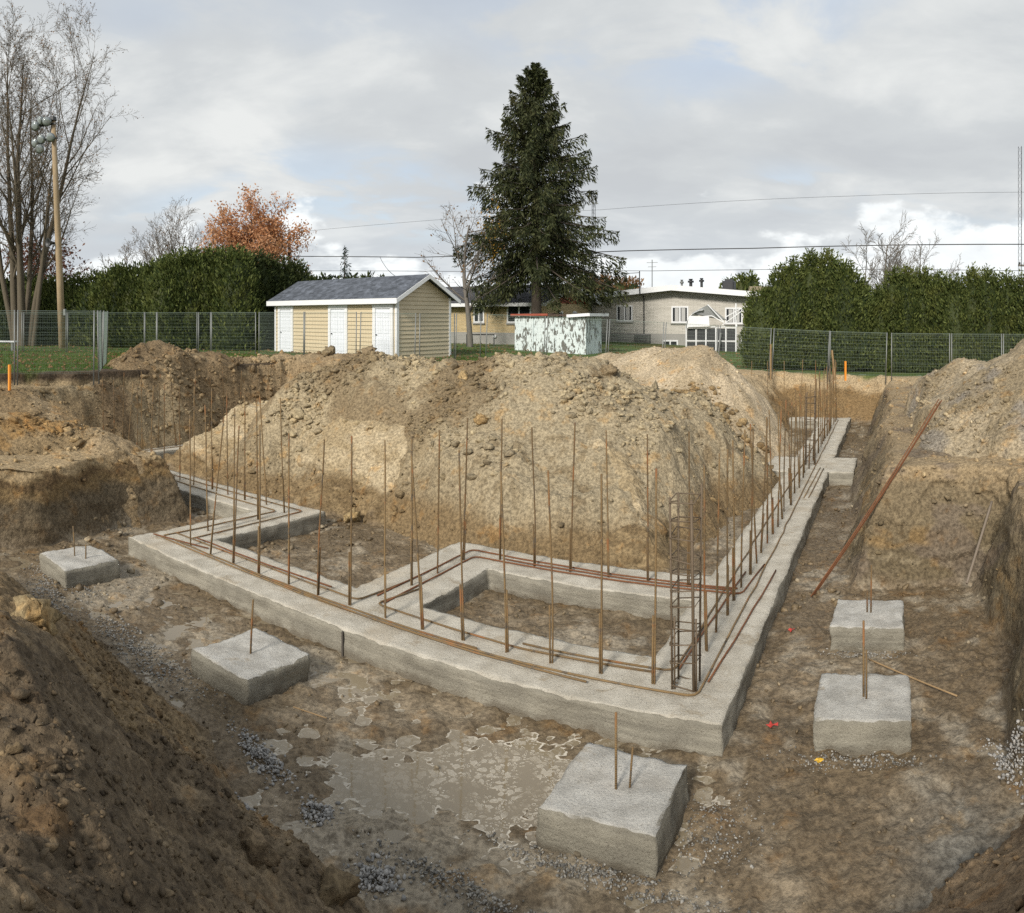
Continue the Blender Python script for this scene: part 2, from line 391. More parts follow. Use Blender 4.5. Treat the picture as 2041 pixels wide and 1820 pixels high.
SPILL = gravel_mat('spilled_concrete', (0.15, 0.145, 0.135), (0.43, 0.41, 0.38))

# ================================================================== TERRAIN
FLOOR = -0.31; WATER = -0.337
def sdbox(u, v, b):
    dx = np.maximum(b[0] - u, u - b[1]); dy = np.maximum(b[2] - v, v - b[3])
    return np.where((dx > 0) & (dy > 0), np.hypot(np.maximum(dx, 0), np.maximum(dy, 0)), np.maximum(dx, dy))
PITS = ((-12.6, 1.3, 0.5, 11.7), (-3.7, -0.85, 10, 29.6), (-19.2, -10, 9.3, 11.8), (-19.2, -16.9, 9.3, 18.4))
def grade(u): return 2.24 - 0.85 * sstep(u, -20, 1.5)
def lay(X, Y):
    """smooth lie of the land: height, distance outside the pit, (u, v)"""
    X = np.asarray(X, float); Y = np.asarray(Y, float)
    u, v = X * CA + Y * SA, -X * SA + Y * CA
    wu = u + 0.30 * fbm(X, Y, 0.42, 2, 5); wv = v + 0.30 * fbm(X, Y, 0.42, 2, 15)
    out = grade(u)
    terr = 1.02 + 0.05 * np.clip(-12.6 - u, 0, 8) + 0.08 * fbm(X, Y, 0.5, 2, 3)
    st = sdbox(wu, wv, (-19.4, -11.5, -20, 9.6))
    tt = 0.55 * sstep(st, 0.0, 0.3) + 0.45 * sstep(st, 0.55, 0.8)
    out = terr + (np.maximum(out, terr) - terr) * tt
    sp = sdbox(wu, wv, (-16.8, -3.0, 11.0, 20.5))
    out = 1.5 + (out - 1.5) * sstep(sp, 0.0, 1.6)
    dist = [sdbox(wu, wv, b) for b in PITS]; d = np.minimum.reduce(dist)
    w = np.full(X.shape, 0.5)
    w = np.where(u < -12.4, 0.46, w); w = np.where((v > 11.2) & (u > -16.9) & (u < -3.2), 1.35 + 0.4 * sstep(u, -10, -8), w)
    w = np.where((u > -1.2) & (v > 11.3), 0.8, w); w = np.where((v > 29.0), 1.6, w)
    t = np.clip(d / w, 0, 1)
    prof = np.where(w > 1.0, t * (1.25 - 0.25 * t), sstep(t, -0.15, 1.0) * 0.55 + 0.45 * t)
    prof = np.where(d <= 0, 0, np.clip(prof, 0, 1))
    return FLOOR + (out - FLOOR) * prof, d, w, u, v
def disturbed(X, Y, u, v):
    a = sdbox(u, v, (-20.1, 14, -14, 19.6)); b = sdbox(u, v, (-10.5, 14, -14, 31.0))
    return np.minimum(a, b) + 0.25 * fbm(X, Y, 0.8, 3, 31)
def pit_dip(u, v):
    p = 0.060 * np.exp(-(((u + 3.35) / 1.05) ** 2 + ((v - 6.1) / 0.88) ** 2) ** 1.5)
    p += 0.055 * np.exp(-(((u + 4.35) / 0.55) ** 2 + ((v - 5.2) / 0.45) ** 2) ** 1.5)
    p += 0.024 * np.exp(-(((u + 5.6) / 1.0) ** 2 + ((v - 6.3) / 0.45) ** 2)) + 0.014 * np.exp(-(((u + 8.3) / 1.2) ** 2 + ((v - 6.1) / 0.6) ** 2))
    p += 0.012 * np.exp(-(((u - 0.5) / 0.5) ** 2 + ((v - 6.0) / 0.6) ** 2))
    return p
def ground(X, Y):
    h, d, w, u, v = lay(X, Y)
    fl = sstep(d, 0.12, -0.05)
    gr = sstep(disturbed(X, Y, u, v), 0.0, 0.35)
    slope = (1 - fl) * sstep(d, w + 0.5, w - 0.1)
    c1, c2, _ = worley(X + 0.1 * fbm(X, Y, 3, 2, 8), Y, 3.1, 4)
    rough = 0.028 * fbm(X, Y, 1.1, 4, 21) + 0.030 * fbm(X, Y, 4.2, 4, 25, 0.65)
    e1, e2, _ = worley(X, Y + 0.05 * fbm(X, Y, 6, 2, 6), 9.0, 14)
    lump = 0.022 * (0.45 - e1) * sstep(fbm(X, Y, 0.6, 2, 45), -0.3, 0.3) + 0.05 * (0.45 - c1) * sstep(fbm(X, Y, 0.35, 2, 40), -0.15, 0.45)
    q1, q2, qi = worley(X, Y, 2.4, 48)
    dent = -0.035 * sstep(q1, 0.30, 0.16) * (qi > 0.45) * sstep(fbm(X, Y, 0.5, 2, 49), -0.25, 0.1)     # boot prints
    zf = rough + dent + lump * 0.8 - pit_dip(u, v)
    zt = 0.05 * fbm(X, Y, 0.9, 5, 51, 0.55) + 0.7 * lump
    zs = 0.07 * fbm(X, Y, 1.6, 5, 61, 0.6) + lump
    zg = 0.02 * fbm(X, Y, 0.6, 3, 71)
    zs = zs * np.clip((w - 0.25) / 1.4, 0.12, 1.0)
    z = h + fl * zf + (1 - fl) * (gr * zg + (1 - gr) * (slope * zs + (1 - slope) * zt))
    return z
def soil_col(X, Y, Z):
    """kind of soil at a point of the dug ground: colour and dampness"""
    h, d, w, u, v = lay(X, Y); n = fbm(X + 1.2 * Z, Y + 0.9 * Z, 0.7, 4, 81); n2 = fbm(X + 1.1 * Z, Y + 1.3 * Z, 2.7, 4, 85)
    fl = sstep(d, 0.10, -0.04)[:, None]
    def C(r, g_, b): return np.array([[r, g_, b]])
    def mx(a, b, t): return a + (b - a) * np.clip(t, 0, 1)[:, None]
    floor = mx(C(0.138, 0.104, 0.063), C(0.222, 0.178, 0.120), sstep(n + 0.6 * n2, -0.15, 0.75))
    floor = mx(floor, C(0.245, 0.208, 0.152), sstep(fbm(X, Y, 0.6, 3, 90) + 0.5 * n2, 0.10, 0.45))
    floor = mx(floor, C(0.140, 0.104, 0.062), sstep(u, -2.6, -1.2) * sstep(v, 3.5, 5.0) * 0.7 * sstep(n2, 0.35, -0.1))
    floor = mx(floor, C(0.17, 0.16, 0.135), np.exp(-(((u - 0.55) / 0.45) ** 2 + ((v - 5.9) / 0.8) ** 2)) * 0.9)
    tan = mx(C(0.325, 0.257, 0.155), C(0.42, 0.348, 0.23), sstep(n, -0.3, 0.4))
    brown = mx(C(0.165, 0.117, 0.060), C(0.235, 0.172, 0.092), sstep(n2, -0.3, 0.4))
    zz = Z + 0.22 * n + 0.10 * n2
    mound = mx(brown, tan, sstep(zz, 0.18, 0.6))
    left = mx(C(0.138, 0.108, 0.068), C(0.21, 0.145, 0.070), sstep(zz, 0.38, 0.62)); left = mx(left, C(0.135, 0.09, 0.045), sstep(zz, 0.66, 0.74) * sstep(zz, 0.9, 0.8)); left = mx(left, C(0.33, 0.25, 0.145), sstep(zz, 0.82, 0.98))
    right = mx(C(0.130, 0.102, 0.060), C(0.185, 0.145, 0.088), sstep(zz, 0.2, 0.8)); right = mx(right, C(0.205, 0.14, 0.066), sstep(zz, 0.36, 0.44) * sstep(zz, 0.56, 0.48) * sstep(n, -0.1, 0.25)); right = mx(right, C(0.30, 0.25, 0.165), sstep(zz, 0.10, 0.15) * sstep(zz, 0.22, 0.17) * 0.6); right = mx(right, C(0.29, 0.22, 0.13), sstep(zz, 1.0, 1.3))
    right = mx(right, C(0.15, 0.12, 0.09), sstep(fbm(X + Z, Y + Z, 0.8, 3, 95), 0.15, 0.45) * 0.7)
    far = mx(C(0.20, 0.135, 0.065), C(0.40, 0.31, 0.19), sstep(zz, 0.75, 1.15))
    side = mx(mound, left, sstep(u, -12.0, -12.7) * sstep(v, 10.6, 9.6)); side = mx(side, right, sstep(u, -2.4, -1.6)); side = mx(side, far, sstep(v, 26, 28.5))
    back = mx(C(0.13, 0.095, 0.058), C(0.27, 0.21, 0.125), sstep(zz + 0.5 * n, 0.4, 1.5))
    side = mx(side, back, sstep(u, -16.8, -17.6) * sstep(v, 9.0, 10.5)); 
    topb = sstep(u, -18.6, -19.3) * sstep(Z, 1.9, 2.1); side = mx(side, C(0.075, 0.055, 0.035), topb)
    c = side + (floor - side) * fl
    wet = np.clip(fl[:, 0] * 0.9 + 0.25 * (Z < 0.3), 0, 1)
    gr = sstep(disturbed(X, Y, u, v), 0.0, 0.35)
    lawn = mx(C(0.055, 0.10, 0.016), C(0.10, 0.14, 0.032), sstep(fbm(X, Y, 0.35, 4, 99), -0.4, 0.5))
    lawn = mx(lawn, C(0.16, 0.13, 0.05), sstep(fbm(X, Y, 0.16, 3, 103), 0.15, 0.6) * 0.6)
    c = mx(c, lawn, gr)
    return np.concatenate([c, (wet * (1 - gr))[:, None]], 1)

def lines(*spans):
    o = [spans[0][0]]
    for a, b, s in spans:
        n = max(1, int(round((b - a) / s))); o += list(a + (b - a) * (np.arange(n) + 1) / n)
    return np.array(o)
def grid_faces(nu, nv, keep=None):
    i = np.arange(nu * nv).reshape(nv, nu)
    F = np.stack([i[:-1, :-1], i[:-1, 1:], i[1:, 1:], i[1:, :-1]], -1).reshape(-1, 4)
    return F if keep is None else F[keep]
def compact(V, F, *A):
    used = np.unique(F); m = np.full(len(V), -1, np.int64); m[used] = np.arange(len(used))
    return (V[used], m[F]) + tuple(a[used] for a in A)

us = lines((-21.5, -20.2, 0.10), (-20.2, -18.9, 0.022), (-18.9, -13.45, 0.11), (-13.45, -12.25, 0.015), (-12.25, -8, 0.05), (-8, 1.0, 0.045), (1.0, 2.1, 0.018), (2.1, 10, 0.16))
vs_ = lines((-6, 3.6, 0.16), (3.6, 8.6, 0.042), (8.6, 9.6, 0.022), (9.6, 11.4, 0.05), (11.4, 12.9, 0.026), (12.9, 13.8, 0.032), (13.8, 28.8, 0.13), (28.8, 31.8, 0.07))
UU, VV = np.meshgrid(us, vs_); X = UU * CA - VV * SA; Y = UU * SA + VV * CA; X = X.ravel(); Y = Y.ravel()
Z = ground(X, Y)
# cut faces: push the surface in and out so that they break into ledges, blocks and bucket marks
Lz = lay(X, Y)[0].reshape(UU.shape); gv_, gu_ = np.gradient(Lz, vs_, us); st_ = np.hypot(gu_, gv_) + 1e-6
uu_, vv_ = UU.ravel(), VV.ravel(); sgu, sgv = (-gu_ / st_).ravel(), (-gv_ / st_).ravel(); s_ = sstep(st_.ravel(), 0.35, 1.3)
tang = np.where(np.abs(sgu) > np.abs(sgv), vv_, uu_)
b1, b2, bid = worley(tang + 0.2 * fbm(tang, Z, 1.5, 2, 3), Z * 1.5, 2.1, 91); b3, b4, bid2 = worley(tang, Z * 1.3 + 0.1 * fbm(tang, Z, 4, 2, 8), 6.0, 93)
push = s_ * (0.10 * fbm(tang, Z * 1.4, 1.1, 3, 201) + 0.13 * (bid - 0.5) * np.clip((b2 - b1) * 3, 0, 1) + 0.05 * (bid2 - 0.5) * np.clip((b4 - b3) * 3, 0, 1) + 0.03 * fbm(tang, Z, 7.0, 3, 205))
push *= sstep(Z, FLOOR - 0.02, FLOOR + 0.25) * np.clip(lay(X, Y)[2] / 0.9, 0.42, 1.0)
uu_ = uu_ + sgu * push; vv_ = vv_ + sgv * push; X = uu_ * CA - vv_ * SA; Y = uu_ * SA + vv_ * CA
me = np_mesh('excavation_ground', np.stack([X, Y, Z], 1), grid_faces(len(us), len(vs_))); set_col(me, 'soil', soil_col(X, Y, Z))
tag(link('excavation_ground', me, SOIL, None, True), kind='structure')
# lawn beyond the dig, out to the horizon
def lawn_piece(name, ua, va):
    UU, VV = np.meshgrid(ua, va); u = UU.ravel(); v = VV.ravel(); X = u * CA - v * SA; Y = u * SA + v * CA
    r = np.hypot(X, Y); Z = ground(X, Y) if len(X) < 60000 else grade(u)
    return X, Y, Z
ua = lines((-1200, -120, 90), (-120, -45, 3.0), (-45, -21.5, 0.5), (-21.5, 10, 0.5), (10, 45, 2.5), (45, 1200, 90))
va = lines((-300, -30, 60), (-30, -6, 3.0), (-6, 31.8, 0.5), (31.8, 60, 0.6), (60, 130, 3), (130, 1500, 90))
UU, VV = np.meshgrid(ua, va); u = UU.ravel(); v = VV.ravel(); X = u * CA - v * SA; Y = u * SA + v * CA
Z = np.where((u >= -60) & (u < 40) & (v < 90), grade(u) + 0.02 * fbm(X, Y, 0.6, 3, 71), grade(u))
uc = (UU[:-1, :-1] + UU[1:, 1:]) / 2; vc = (VV[:-1, :-1] + VV[1:, 1:]) / 2
edge = (np.abs(u + 21.5) < 0.01) | (np.abs(u - 10) < 0.01) | (np.abs(v + 6) < 0.01) | (np.abs(v - 31.8) < 0.01)
Z = np.where(edge, Z - 0.0, Z)
keep = ~((uc > -21.5) & (uc < 10) & (vc > -6) & (vc < 31.8)).ravel()
Vv, Ff, Cc = compact(np.stack([X, Y, Z], 1), grid_faces(len(ua), len(va), keep), soil_col(X, Y, Z))
me = np_mesh('lawn', Vv, Ff); set_col(me, 'soil', Cc); tag(link('lawn', me, SOIL, None, True), kind='structure')

# ------------------------------------------------------------------ spoil heaps
def pile_h(X, Y, ridge, slope, soft=0.35):
    X = np.asarray(X, float); Y = np.asarray(Y, float); best = np.full(X.shape, -9.0)
    for (ax, ay, az), (bx, by, bz) in zip(ridge[:-1], ridge[1:]):
        dx, dy = bx - ax, by - ay; L = dx * dx + dy * dy + 1e-9
        t = np.clip(((X - ax) * dx + (Y - ay) * dy) / L, 0, 1)
        d = np.hypot(X - ax - t * dx, Y - ay - t * dy)
        best = np.maximum(best, az + t * (bz - az) - slope * (np.sqrt(d * d + soft * soft) - soft))
    return best
def clumps(X, Y, amp, s, f=2.2):
    c1, c2, idc = worley(X + 0.12 * fbm(X, Y, 2.0, 2, s), Y + 0.12 * fbm(X, Y, 2.0, 2, s + 5), f, s)
    d1, d2, idd = worley(X + 0.06 * fbm(X, Y, 5.0, 2, s), Y, f * 2.6, s + 3)
    m = sstep(fbm(X, Y, 0.5, 3, s + 9), -0.35, 0.35)
    g1, g2, idg = worley(X + 0.03 * fbm(X, Y, 9.0, 2, s), Y, f * 6.5, s + 13)
    h1, h2, idh = worley(X, Y + 0.02 * fbm(X, Y, 14.0, 2, s), f * 13.0, s + 23)
    fine = 0.12 * amp * ((0.45 - h1) + 0.9 * (idh - 0.5)) + 0.32 * amp * ((0.45 - g1) + 0.8 * (idg - 0.5) * np.clip(g2 - g1, 0, 0.3) * 3)
    return fine + amp * (m * (1.3 * (idc - 0.4) * np.clip(c2 - c1, 0, 0.25) * 4 * 0.6 + 0.55 * (0.5 - c1)) + 0.45 * (0.45 - d1) * (0.4 + 0.6 * m)) \
        + amp * 0.9 * fbm(X, Y, 0.8, 4, s + 20, 0.55)
HEAPS = {}
def heap_z(name, X, Y):
    H = HEAPS[name]; b = pile_h(X, Y, H['ridge'], H['slope'], H.get('soft', 0.35))
    if 'edge' in H:                                              # heaps stop short of the cut
        _, d, w, u, v = lay(X, Y); e = H['edge']; e = e(u, v) if callable(e) else e
        b = b - H.get('drop', 2.2) * np.clip(e + 0.15 * fbm(X, Y, 1.2, 3, 7) - d, 0, None)
    return b + H.get('big', 0.14) * fbm(X, Y, 0.55, 3, H['seed'] + 40) + clumps(X, Y, H['amp'], H['seed'], H.get('f', 2.2))
def heap_col(name, X, Y, Z):
    H = HEAPS[name]; a, b, c = [np.array([q]) for q in H['cols']]
    n = fbm(X, Y, 0.6, 4, H['seed'] + 60); n2 = fbm(X, Y, 3.0, 3, H['seed'] + 70)
    t = sstep(n + 0.35 * n2, -0.35, 0.45)[:, None]; col = a + (b - a) * t
    t = (sstep(fbm(X, Y, 0.45, 3, H['seed'] + 80) + 0.3 * n2, 0.12, 0.40) * H.get('cw', 0.8))[:, None]; col = col + (c - col) * t
    if 'zone' in H:
        zc, zt = H['zone'](X, Y, Z, n, n2); col = col + (zc - col) * zt[:, None]
    return np.concatenate([col, np.full((len(X), 1), H.get('wet', 0.1))], 1)
def heap(name, label, bounds, sp, **kw):
    HEAPS[label] = kw
    xs = lines((bounds[0], bounds[1], sp)); ys = lines((bounds[2], bounds[3], sp * kw.get('ay', 1.0)))
    XX, YY = np.meshgrid(xs, ys); X = XX.ravel(); Y = YY.ravel(); Z = heap_z(label, X, Y); G = lay(X, Y)[0]
    up = (Z > G - 0.14).reshape(XX.shape); keep = (up[:-1, :-1] | up[1:, 1:] | up[:-1, 1:] | up[1:, :-1]).ravel()
    V_, F_, C_ = compact(np.stack([X, Y, np.maximum(Z, G - 0.5)], 1), grid_faces(len(xs), len(ys), keep), heap_col(label, X, Y, Z))
    me = np_mesh(name, V_, F_); set_col(me, 'soil', C_)
    o = link(name, me, SOIL, None, True); tag(o, label, 'dirt pile')
    kw['bounds'] = bounds; kw['obj'] = o
    return label
def ico(sub, seed):
    bm = bmesh.new(); bmesh.ops.create_icosphere(bm, subdivisions=sub, radius=1.0); r = np.random.default_rng(seed)
    V = np.array([p.co[:] for p in bm.verts]); F = np.array([[q.index for q in f.verts] for f in bm.faces]); bm.free()
    k = r.normal(size=(9, 3)); k /= np.linalg.norm(k, axis=1)[:, None]; off = r.uniform(0.42, 0.85, 9)
    for q, o_ in zip(k, off):                                      # knock flats off the lump
        d = V @ q; V = V - np.clip(d - o_, 0, None)[:, None] * q
    V *= 1 + r.normal(0, 0.13, (len(V), 1)); return V, F
ICO1 = [ico(1, i) for i in range(3)]; ICO2 = [ico(2, 50 + i) for i in range(6)]
def rotmats(n, rng):
    q = rng.normal(size=(n, 4)); q /= np.linalg.norm(q, axis=1)[:, None]; w, x, y, z = q.T
    return np.stack([1 - 2 * (y * y + z * z), 2 * (x * y - z * w), 2 * (x * z + y * w), 2 * (x * y + z * w), 1 - 2 * (x * x + z * z), 2 * (y * z - x * w),
                     2 * (x * z - y * w), 2 * (y * z + x * w), 1 - 2 * (x * x + y * y)], 1).reshape(-1, 3, 3)
def lumps(name, P, S, col, mat, parent=None, rng=RNG, shapes=None, flat=0.75):
    """many loose lumps joined into one mesh"""
    n = len(P); Rm = rotmats(n, rng); sc = S[:, None] * rng.uniform(0.5, 1.35, (n, 3)); vs, fs, cs = [], [], []; base = 0
    shapes = shapes or ICO1; pick = rng.integers(0, len(shapes), n)
    for k, (V, F) in enumerate(shapes):
        id_ = np.where(pick == k)[0]
        if not len(id_): continue
        q = np.einsum('nij,nvj->nvi', Rm[id_], V[None] * sc[id_][:, None, :]); q[:, :, 2] *= flat; q += P[id_][:, None, :]
        vs.append(q.reshape(-1, 3)); m = len(V)
        fs.append((F[None] + (np.arange(len(id_)) * m)[:, None, None] + base).reshape(-1, 3)); base += m * len(id_)
        if col is not None: cs.append(np.repeat(col[id_], m, 0))
    me = np_mesh(name, np.concatenate(vs), np.concatenate(fs))
    if col is not None: set_col(me, 'soil', np.concatenate(cs))
    return link(name, me, mat, parent, False)
def heap_clods(label, n, smin, smax, seed, bias=None, big=0, power=2.2):
    H = HEAPS[label]; b = H['bounds']; rng = np.random.default_rng(seed)
    X = rng.uniform(b[0], b[1], n * 4); Y = rng.uniform(b[2], b[3], n * 4)
    Z = heap_z(label, X, Y); G = lay(X, Y)[0]; ok = Z > G + 0.0
    m = fbm(X, Y, 0.55, 3, seed); ok &= (m + rng.uniform(-0.32, 0.32, len(m)) > 0.02)
    if bias is not None: ok &= rng.random(len(X)) < bias(X, Y, Z)
    X, Y, Z = X[ok][:n], Y[ok][:n], Z[ok][:n]
    S = smin + (smax - smin) * rng.random(len(X)) ** power * rng.random(len(X))
    c = heap_col(label, X, Y, Z); c[:, :3] *= rng.uniform(0.78, 1.12, (len(X), 1)) ; c = np.clip(c, 0, 1)
    P = np.stack([X, Y, Z + S * rng.uniform(-0.25, 0.3, len(S))], 1); bigm = S > smin + 0.30 * (smax - smin)
    if bigm.any(): tag(lumps('soil_clods', P[bigm], S[bigm], c[bigm], CLOD, H['obj'], rng, ICO2), kind='stuff')
    tag(lumps('soil_crumbs', P[~bigm], S[~bigm], c[~bigm], CLOD, H['obj'], rng, ICO1), kind='stuff')

TANC = ((0.225, 0.178, 0.108), (0.325, 0.268, 0.173), (0.185, 0.138, 0.079))
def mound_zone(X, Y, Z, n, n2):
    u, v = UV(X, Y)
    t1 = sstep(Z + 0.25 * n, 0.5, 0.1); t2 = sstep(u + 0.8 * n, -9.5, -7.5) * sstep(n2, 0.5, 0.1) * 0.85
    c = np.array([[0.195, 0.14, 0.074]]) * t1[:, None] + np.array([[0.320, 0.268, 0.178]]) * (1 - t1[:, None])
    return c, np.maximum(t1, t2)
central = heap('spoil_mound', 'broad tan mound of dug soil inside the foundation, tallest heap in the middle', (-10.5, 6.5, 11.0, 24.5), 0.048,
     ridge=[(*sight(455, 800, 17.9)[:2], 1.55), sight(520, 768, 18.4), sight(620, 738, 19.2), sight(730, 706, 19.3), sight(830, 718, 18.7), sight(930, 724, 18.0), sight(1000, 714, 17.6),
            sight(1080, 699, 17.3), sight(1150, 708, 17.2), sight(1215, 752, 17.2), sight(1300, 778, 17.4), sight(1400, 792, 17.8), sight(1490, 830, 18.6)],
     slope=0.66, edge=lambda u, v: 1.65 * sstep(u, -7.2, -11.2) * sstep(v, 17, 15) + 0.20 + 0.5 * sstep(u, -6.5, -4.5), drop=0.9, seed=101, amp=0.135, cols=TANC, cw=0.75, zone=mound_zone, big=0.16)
sand = heap('sand_heap', 'pale sandy heap behind the big mound, in front of the grey brick house', (1.5, 13.5, 17.0, 29.5), 0.06,
     ridge=[sight(1215, 702, 27), sight(1330, 693, 25.5), sight(1400, 688, 24.5), sight(1455, 702, 24), sight(1520, 760, 23.6), sight(1560, 810, 23.6)],
     slope=0.58, edge=2.0, drop=0.75, seed=131, amp=0.05, cols=((0.355, 0.287, 0.188), (0.445, 0.368, 0.255), (0.32, 0.256, 0.168)), cw=0.5, big=0.12)
topsoil = heap('topsoil_heap', 'dark clumpy topsoil heap on the lawn edge below the left fence', (-14.5, -3.0, 19.5, 30.0), 0.055,
     ridge=[sight(232, 738, 23.6), sight(285, 694, 24.6), sight(330, 684, 25.0), sight(400, 701, 25.7), sight(480, 716, 26.6), sight(560, 710, 27.6), sight(650, 709, 27.3), sight(715, 701, 27.0), sight(765, 713, 27.0)],
     slope=0.66, edge=0.45, drop=1.6, seed=151, amp=0.14, cols=((0.20, 0.145, 0.082), (0.29, 0.22, 0.13), (0.155, 0.108, 0.058)), big=0.10)
terr_heap = heap('loose_soil_heap', 'loose brown soil heap on the low terrace at the left edge', (-14.5, -6.0, 9.5, 17.5), 0.045,
     ridge=[sight(-60, 838, 16.3), sight(55, 826, 16.8), sight(130, 838, 16.6), sight(205, 872, 16.0)],
     slope=0.62, edge=0.45, seed=171, amp=0.12, cols=((0.24, 0.175, 0.095), (0.31, 0.235, 0.14), (0.28, 0.17, 0.065)), big=0.10)
terr_heap2 = heap('small_soil_heap', 'small brown soil heap beside the orange survey stake at the left edge', (-15.5, -9.0, 12.8, 18.5), 0.055,
     ridge=[sight(-40, 772, 19.6), sight(30, 778, 19.4), sight(85, 800, 19.2)],
     slope=0.55, edge=0.4, seed=191, amp=0.10, cols=((0.23, 0.165, 0.088), (0.32, 0.24, 0.14), (0.17, 0.12, 0.062)), big=0.08)
right_heap = heap('clay_heap', 'high tan and grey clay heap at the right edge beside the long footing', (5.0, 16.5, 9.0, 21.5), 0.055,
     ridge=[sight(2120, 650, 16.3), sight(2075, 664, 16.5), sight(2035, 688, 16.9), sight(1990, 722, 17.6), sight(1930, 717, 18.3), sight(1860, 748, 19), sight(1800, 785, 19.4), sight(1745, 815, 19.6)],
     slope=0.72, edge=1.5, seed=211, amp=0.10, cols=((0.25, 0.201, 0.127), (0.34, 0.281, 0.19), (0.225, 0.203, 0.172)), cw=0.8, big=0.14)
ledge = heap('slumped_ledge', 'slumped brown soil ledge along the far left cut wall', (-14.0, -7.5, 16.5, 25.5), 0.05,
     ridge=[sight(60, 776, 21.0), sight(120, 772, 21.7), sight(230, 779, 22.5), sight(330, 776, 23.5), sight(430, 772, 25.0), sight(470, 772, 25.6)],
     slope=3.2, soft=0.45, seed=271, amp=0.16, cols=((0.22, 0.165, 0.095), (0.31, 0.245, 0.15), (0.17, 0.12, 0.068)), big=0.28)
near_berm = heap('soil_bank', 'dark crumbly soil bank in the bottom left foreground', (-8.2, 1.6, 0.2, 10.0), 0.025,
     ridge=[(0.3, -2.0, 2.24), (-0.2, -0.2, 2.24), (-1.3, 1.5, 2.1), (-2.6, 3.1, 1.92), (-4.4, 5.3, 1.45), (-6.4, 6.4, 1.2), (-8.5, 7.2, 1.2)],
     slope=0.92, seed=231, amp=0.14, f=2.2, soft=0.25, cols=((0.102, 0.075, 0.045), (0.195, 0.147, 0.090), (0.225, 0.158, 0.080)), cw=0.55, big=0.24, wet=0.35)
near_berm2 = heap('soil_ramp', 'dark wet soil ramp in the bottom right corner', (0.2, 7.5, -2.5, 6.0), 0.036,
     ridge=[(0.0, -0.6, 2.2), (1.0, 0.7, 1.95), (2.2, 2.1, 1.42), (3.4, 2.8, 0.95), (5.5, 3.2, 1.2)],
     slope=0.80, seed=251, amp=0.10, f=2.6, soft=0.25, cols=((0.130, 0.088, 0.050), (0.200, 0.142, 0.084), (0.21, 0.14, 0.065)), cw=0.5, big=0.10, wet=0.4)
def upper(X, Y, Z):
    u, v = UV(X, Y); return np.where(Z > 1.25, 1.0, 0.28) * (1 - 0.45 * sstep(u, -9.0, -7.0) * sstep(Z, 2.4, 2.0))
def inview(X, Y, Z):
    t = np.arctan2(X, Y); return ((t > -0.86) & (t < 0.86) & (np.hypot(X, Y) > 1.7)) * 1.0
heap_clods(central, 23000, 0.018, 0.15, 1, upper, power=3.2)
heap_clods(central, 3200, 0.03, 0.15, 31, lambda X, Y, Z: (Z > 1.9) * 1.0, power=2.2)
heap_clods(sand, 3500, 0.012, 0.08, 2, power=3.0)
heap_clods(topsoil, 6000, 0.02, 0.17, 3, power=2.6)
heap_clods(terr_heap, 4000, 0.015, 0.13, 4, power=2.6)
heap_clods(ledge, 1800, 0.02, 0.14, 9, power=2.6)
heap_clods(terr_heap2, 1200, 0.02, 0.12, 5)
heap_clods(right_heap, 6500, 0.015, 0.12, 6, power=2.8)
heap_clods(near_berm, 22000, 0.008, 0.052, 7, inview, power=2.8)
heap_clods(near_berm2, 4500, 0.008, 0.06, 8, inview, power=3.0)
# dark clods dumped on the face of the sand heap
rng = np.random.default_rng(77); n = 900
c0 = sight(1375, 770, 21.3); X = c0[0] + rng.normal(0, 0.85, n); Y = c0[1] + rng.normal(0, 0.5, n); Z = np.maximum(heap_z(sand, X, Y), heap_z(central, X, Y)); S = 0.03 + 0.16 * rng.random(n) ** 3
cc = np.concatenate([np.array([[0.235, 0.17, 0.09]]) * rng.uniform(0.8, 1.25, (n, 1)), np.full((n, 1), 0.1)], 1)
tag(lumps('soil_clods', np.stack([X, Y, Z + S * .3], 1), S, cc, CLOD, HEAPS[sand]['obj'], rng, ICO1), kind='stuff')
def surface(x, y):
    X = np.array([x]); Y = np.array([y]); z = ground(X, Y)
    for k in HEAPS: z = np.maximum(z, heap_z(k, X, Y))
    return float(z[0])
# loose crumbs over the pit floor and the foot of the cuts
n = 9000; U_ = rng.uniform(-12.4, 1.2, n); V_ = rng.uniform(3.8, 11.6, n); X = U_ * CA - V_ * SA; Y = U_ * SA + V_ * CA; Z = ground(X, Y)
S = 0.006 + 0.034 * rng.random(n) ** 5; ok = (fbm(X, Y, 0.8, 3, 300) + rng.uniform(-.4, .4, n) > 0.05) & (Z > WATER + 0.004); cc = soil_col(X, Y, Z); cc[:, :3] *= rng.uniform(0.75, 1.25, (n, 1))
tag(lumps('floor_crumbs', np.stack([X, Y, Z + S * .2], 1)[ok], S[ok], cc[ok], CLOD, None, rng), kind='stuff', label='small soil crumbs scattered over the muddy pit floor', cat='soil crumbs')
n = 5000; U_ = rng.uniform(-3.9, 3.5, n); V_ = rng.uniform(10.5, 29, n); X = U_ * CA - V_ * SA; Y = U_ * SA + V_ * CA; Z = ground(X, Y)
S = 0.012 + 0.075 * rng.random(n) ** 4; ok = (fbm(X, Y, 0.8, 3, 310) + rng.uniform(-.4, .4, n) > 0.0); cc = soil_col(X, Y, Z); cc[:, :3] *= rng.uniform(0.75, 1.25, (n, 1))
tag(lumps('trench_crumbs', np.stack([X, Y, Z + S * .2], 1)[ok], S[ok], cc[ok], CLOD, None, rng), kind='stuff', label='soil crumbs along the trench beside the long footing', cat='soil crumbs')
n = 5000; U_ = rng.uniform(-19.5, -9, n); V_ = rng.uniform(5, 14.5, n); X = U_ * CA - V_ * SA; Y = U_ * SA + V_ * CA; Z = ground(X, Y)
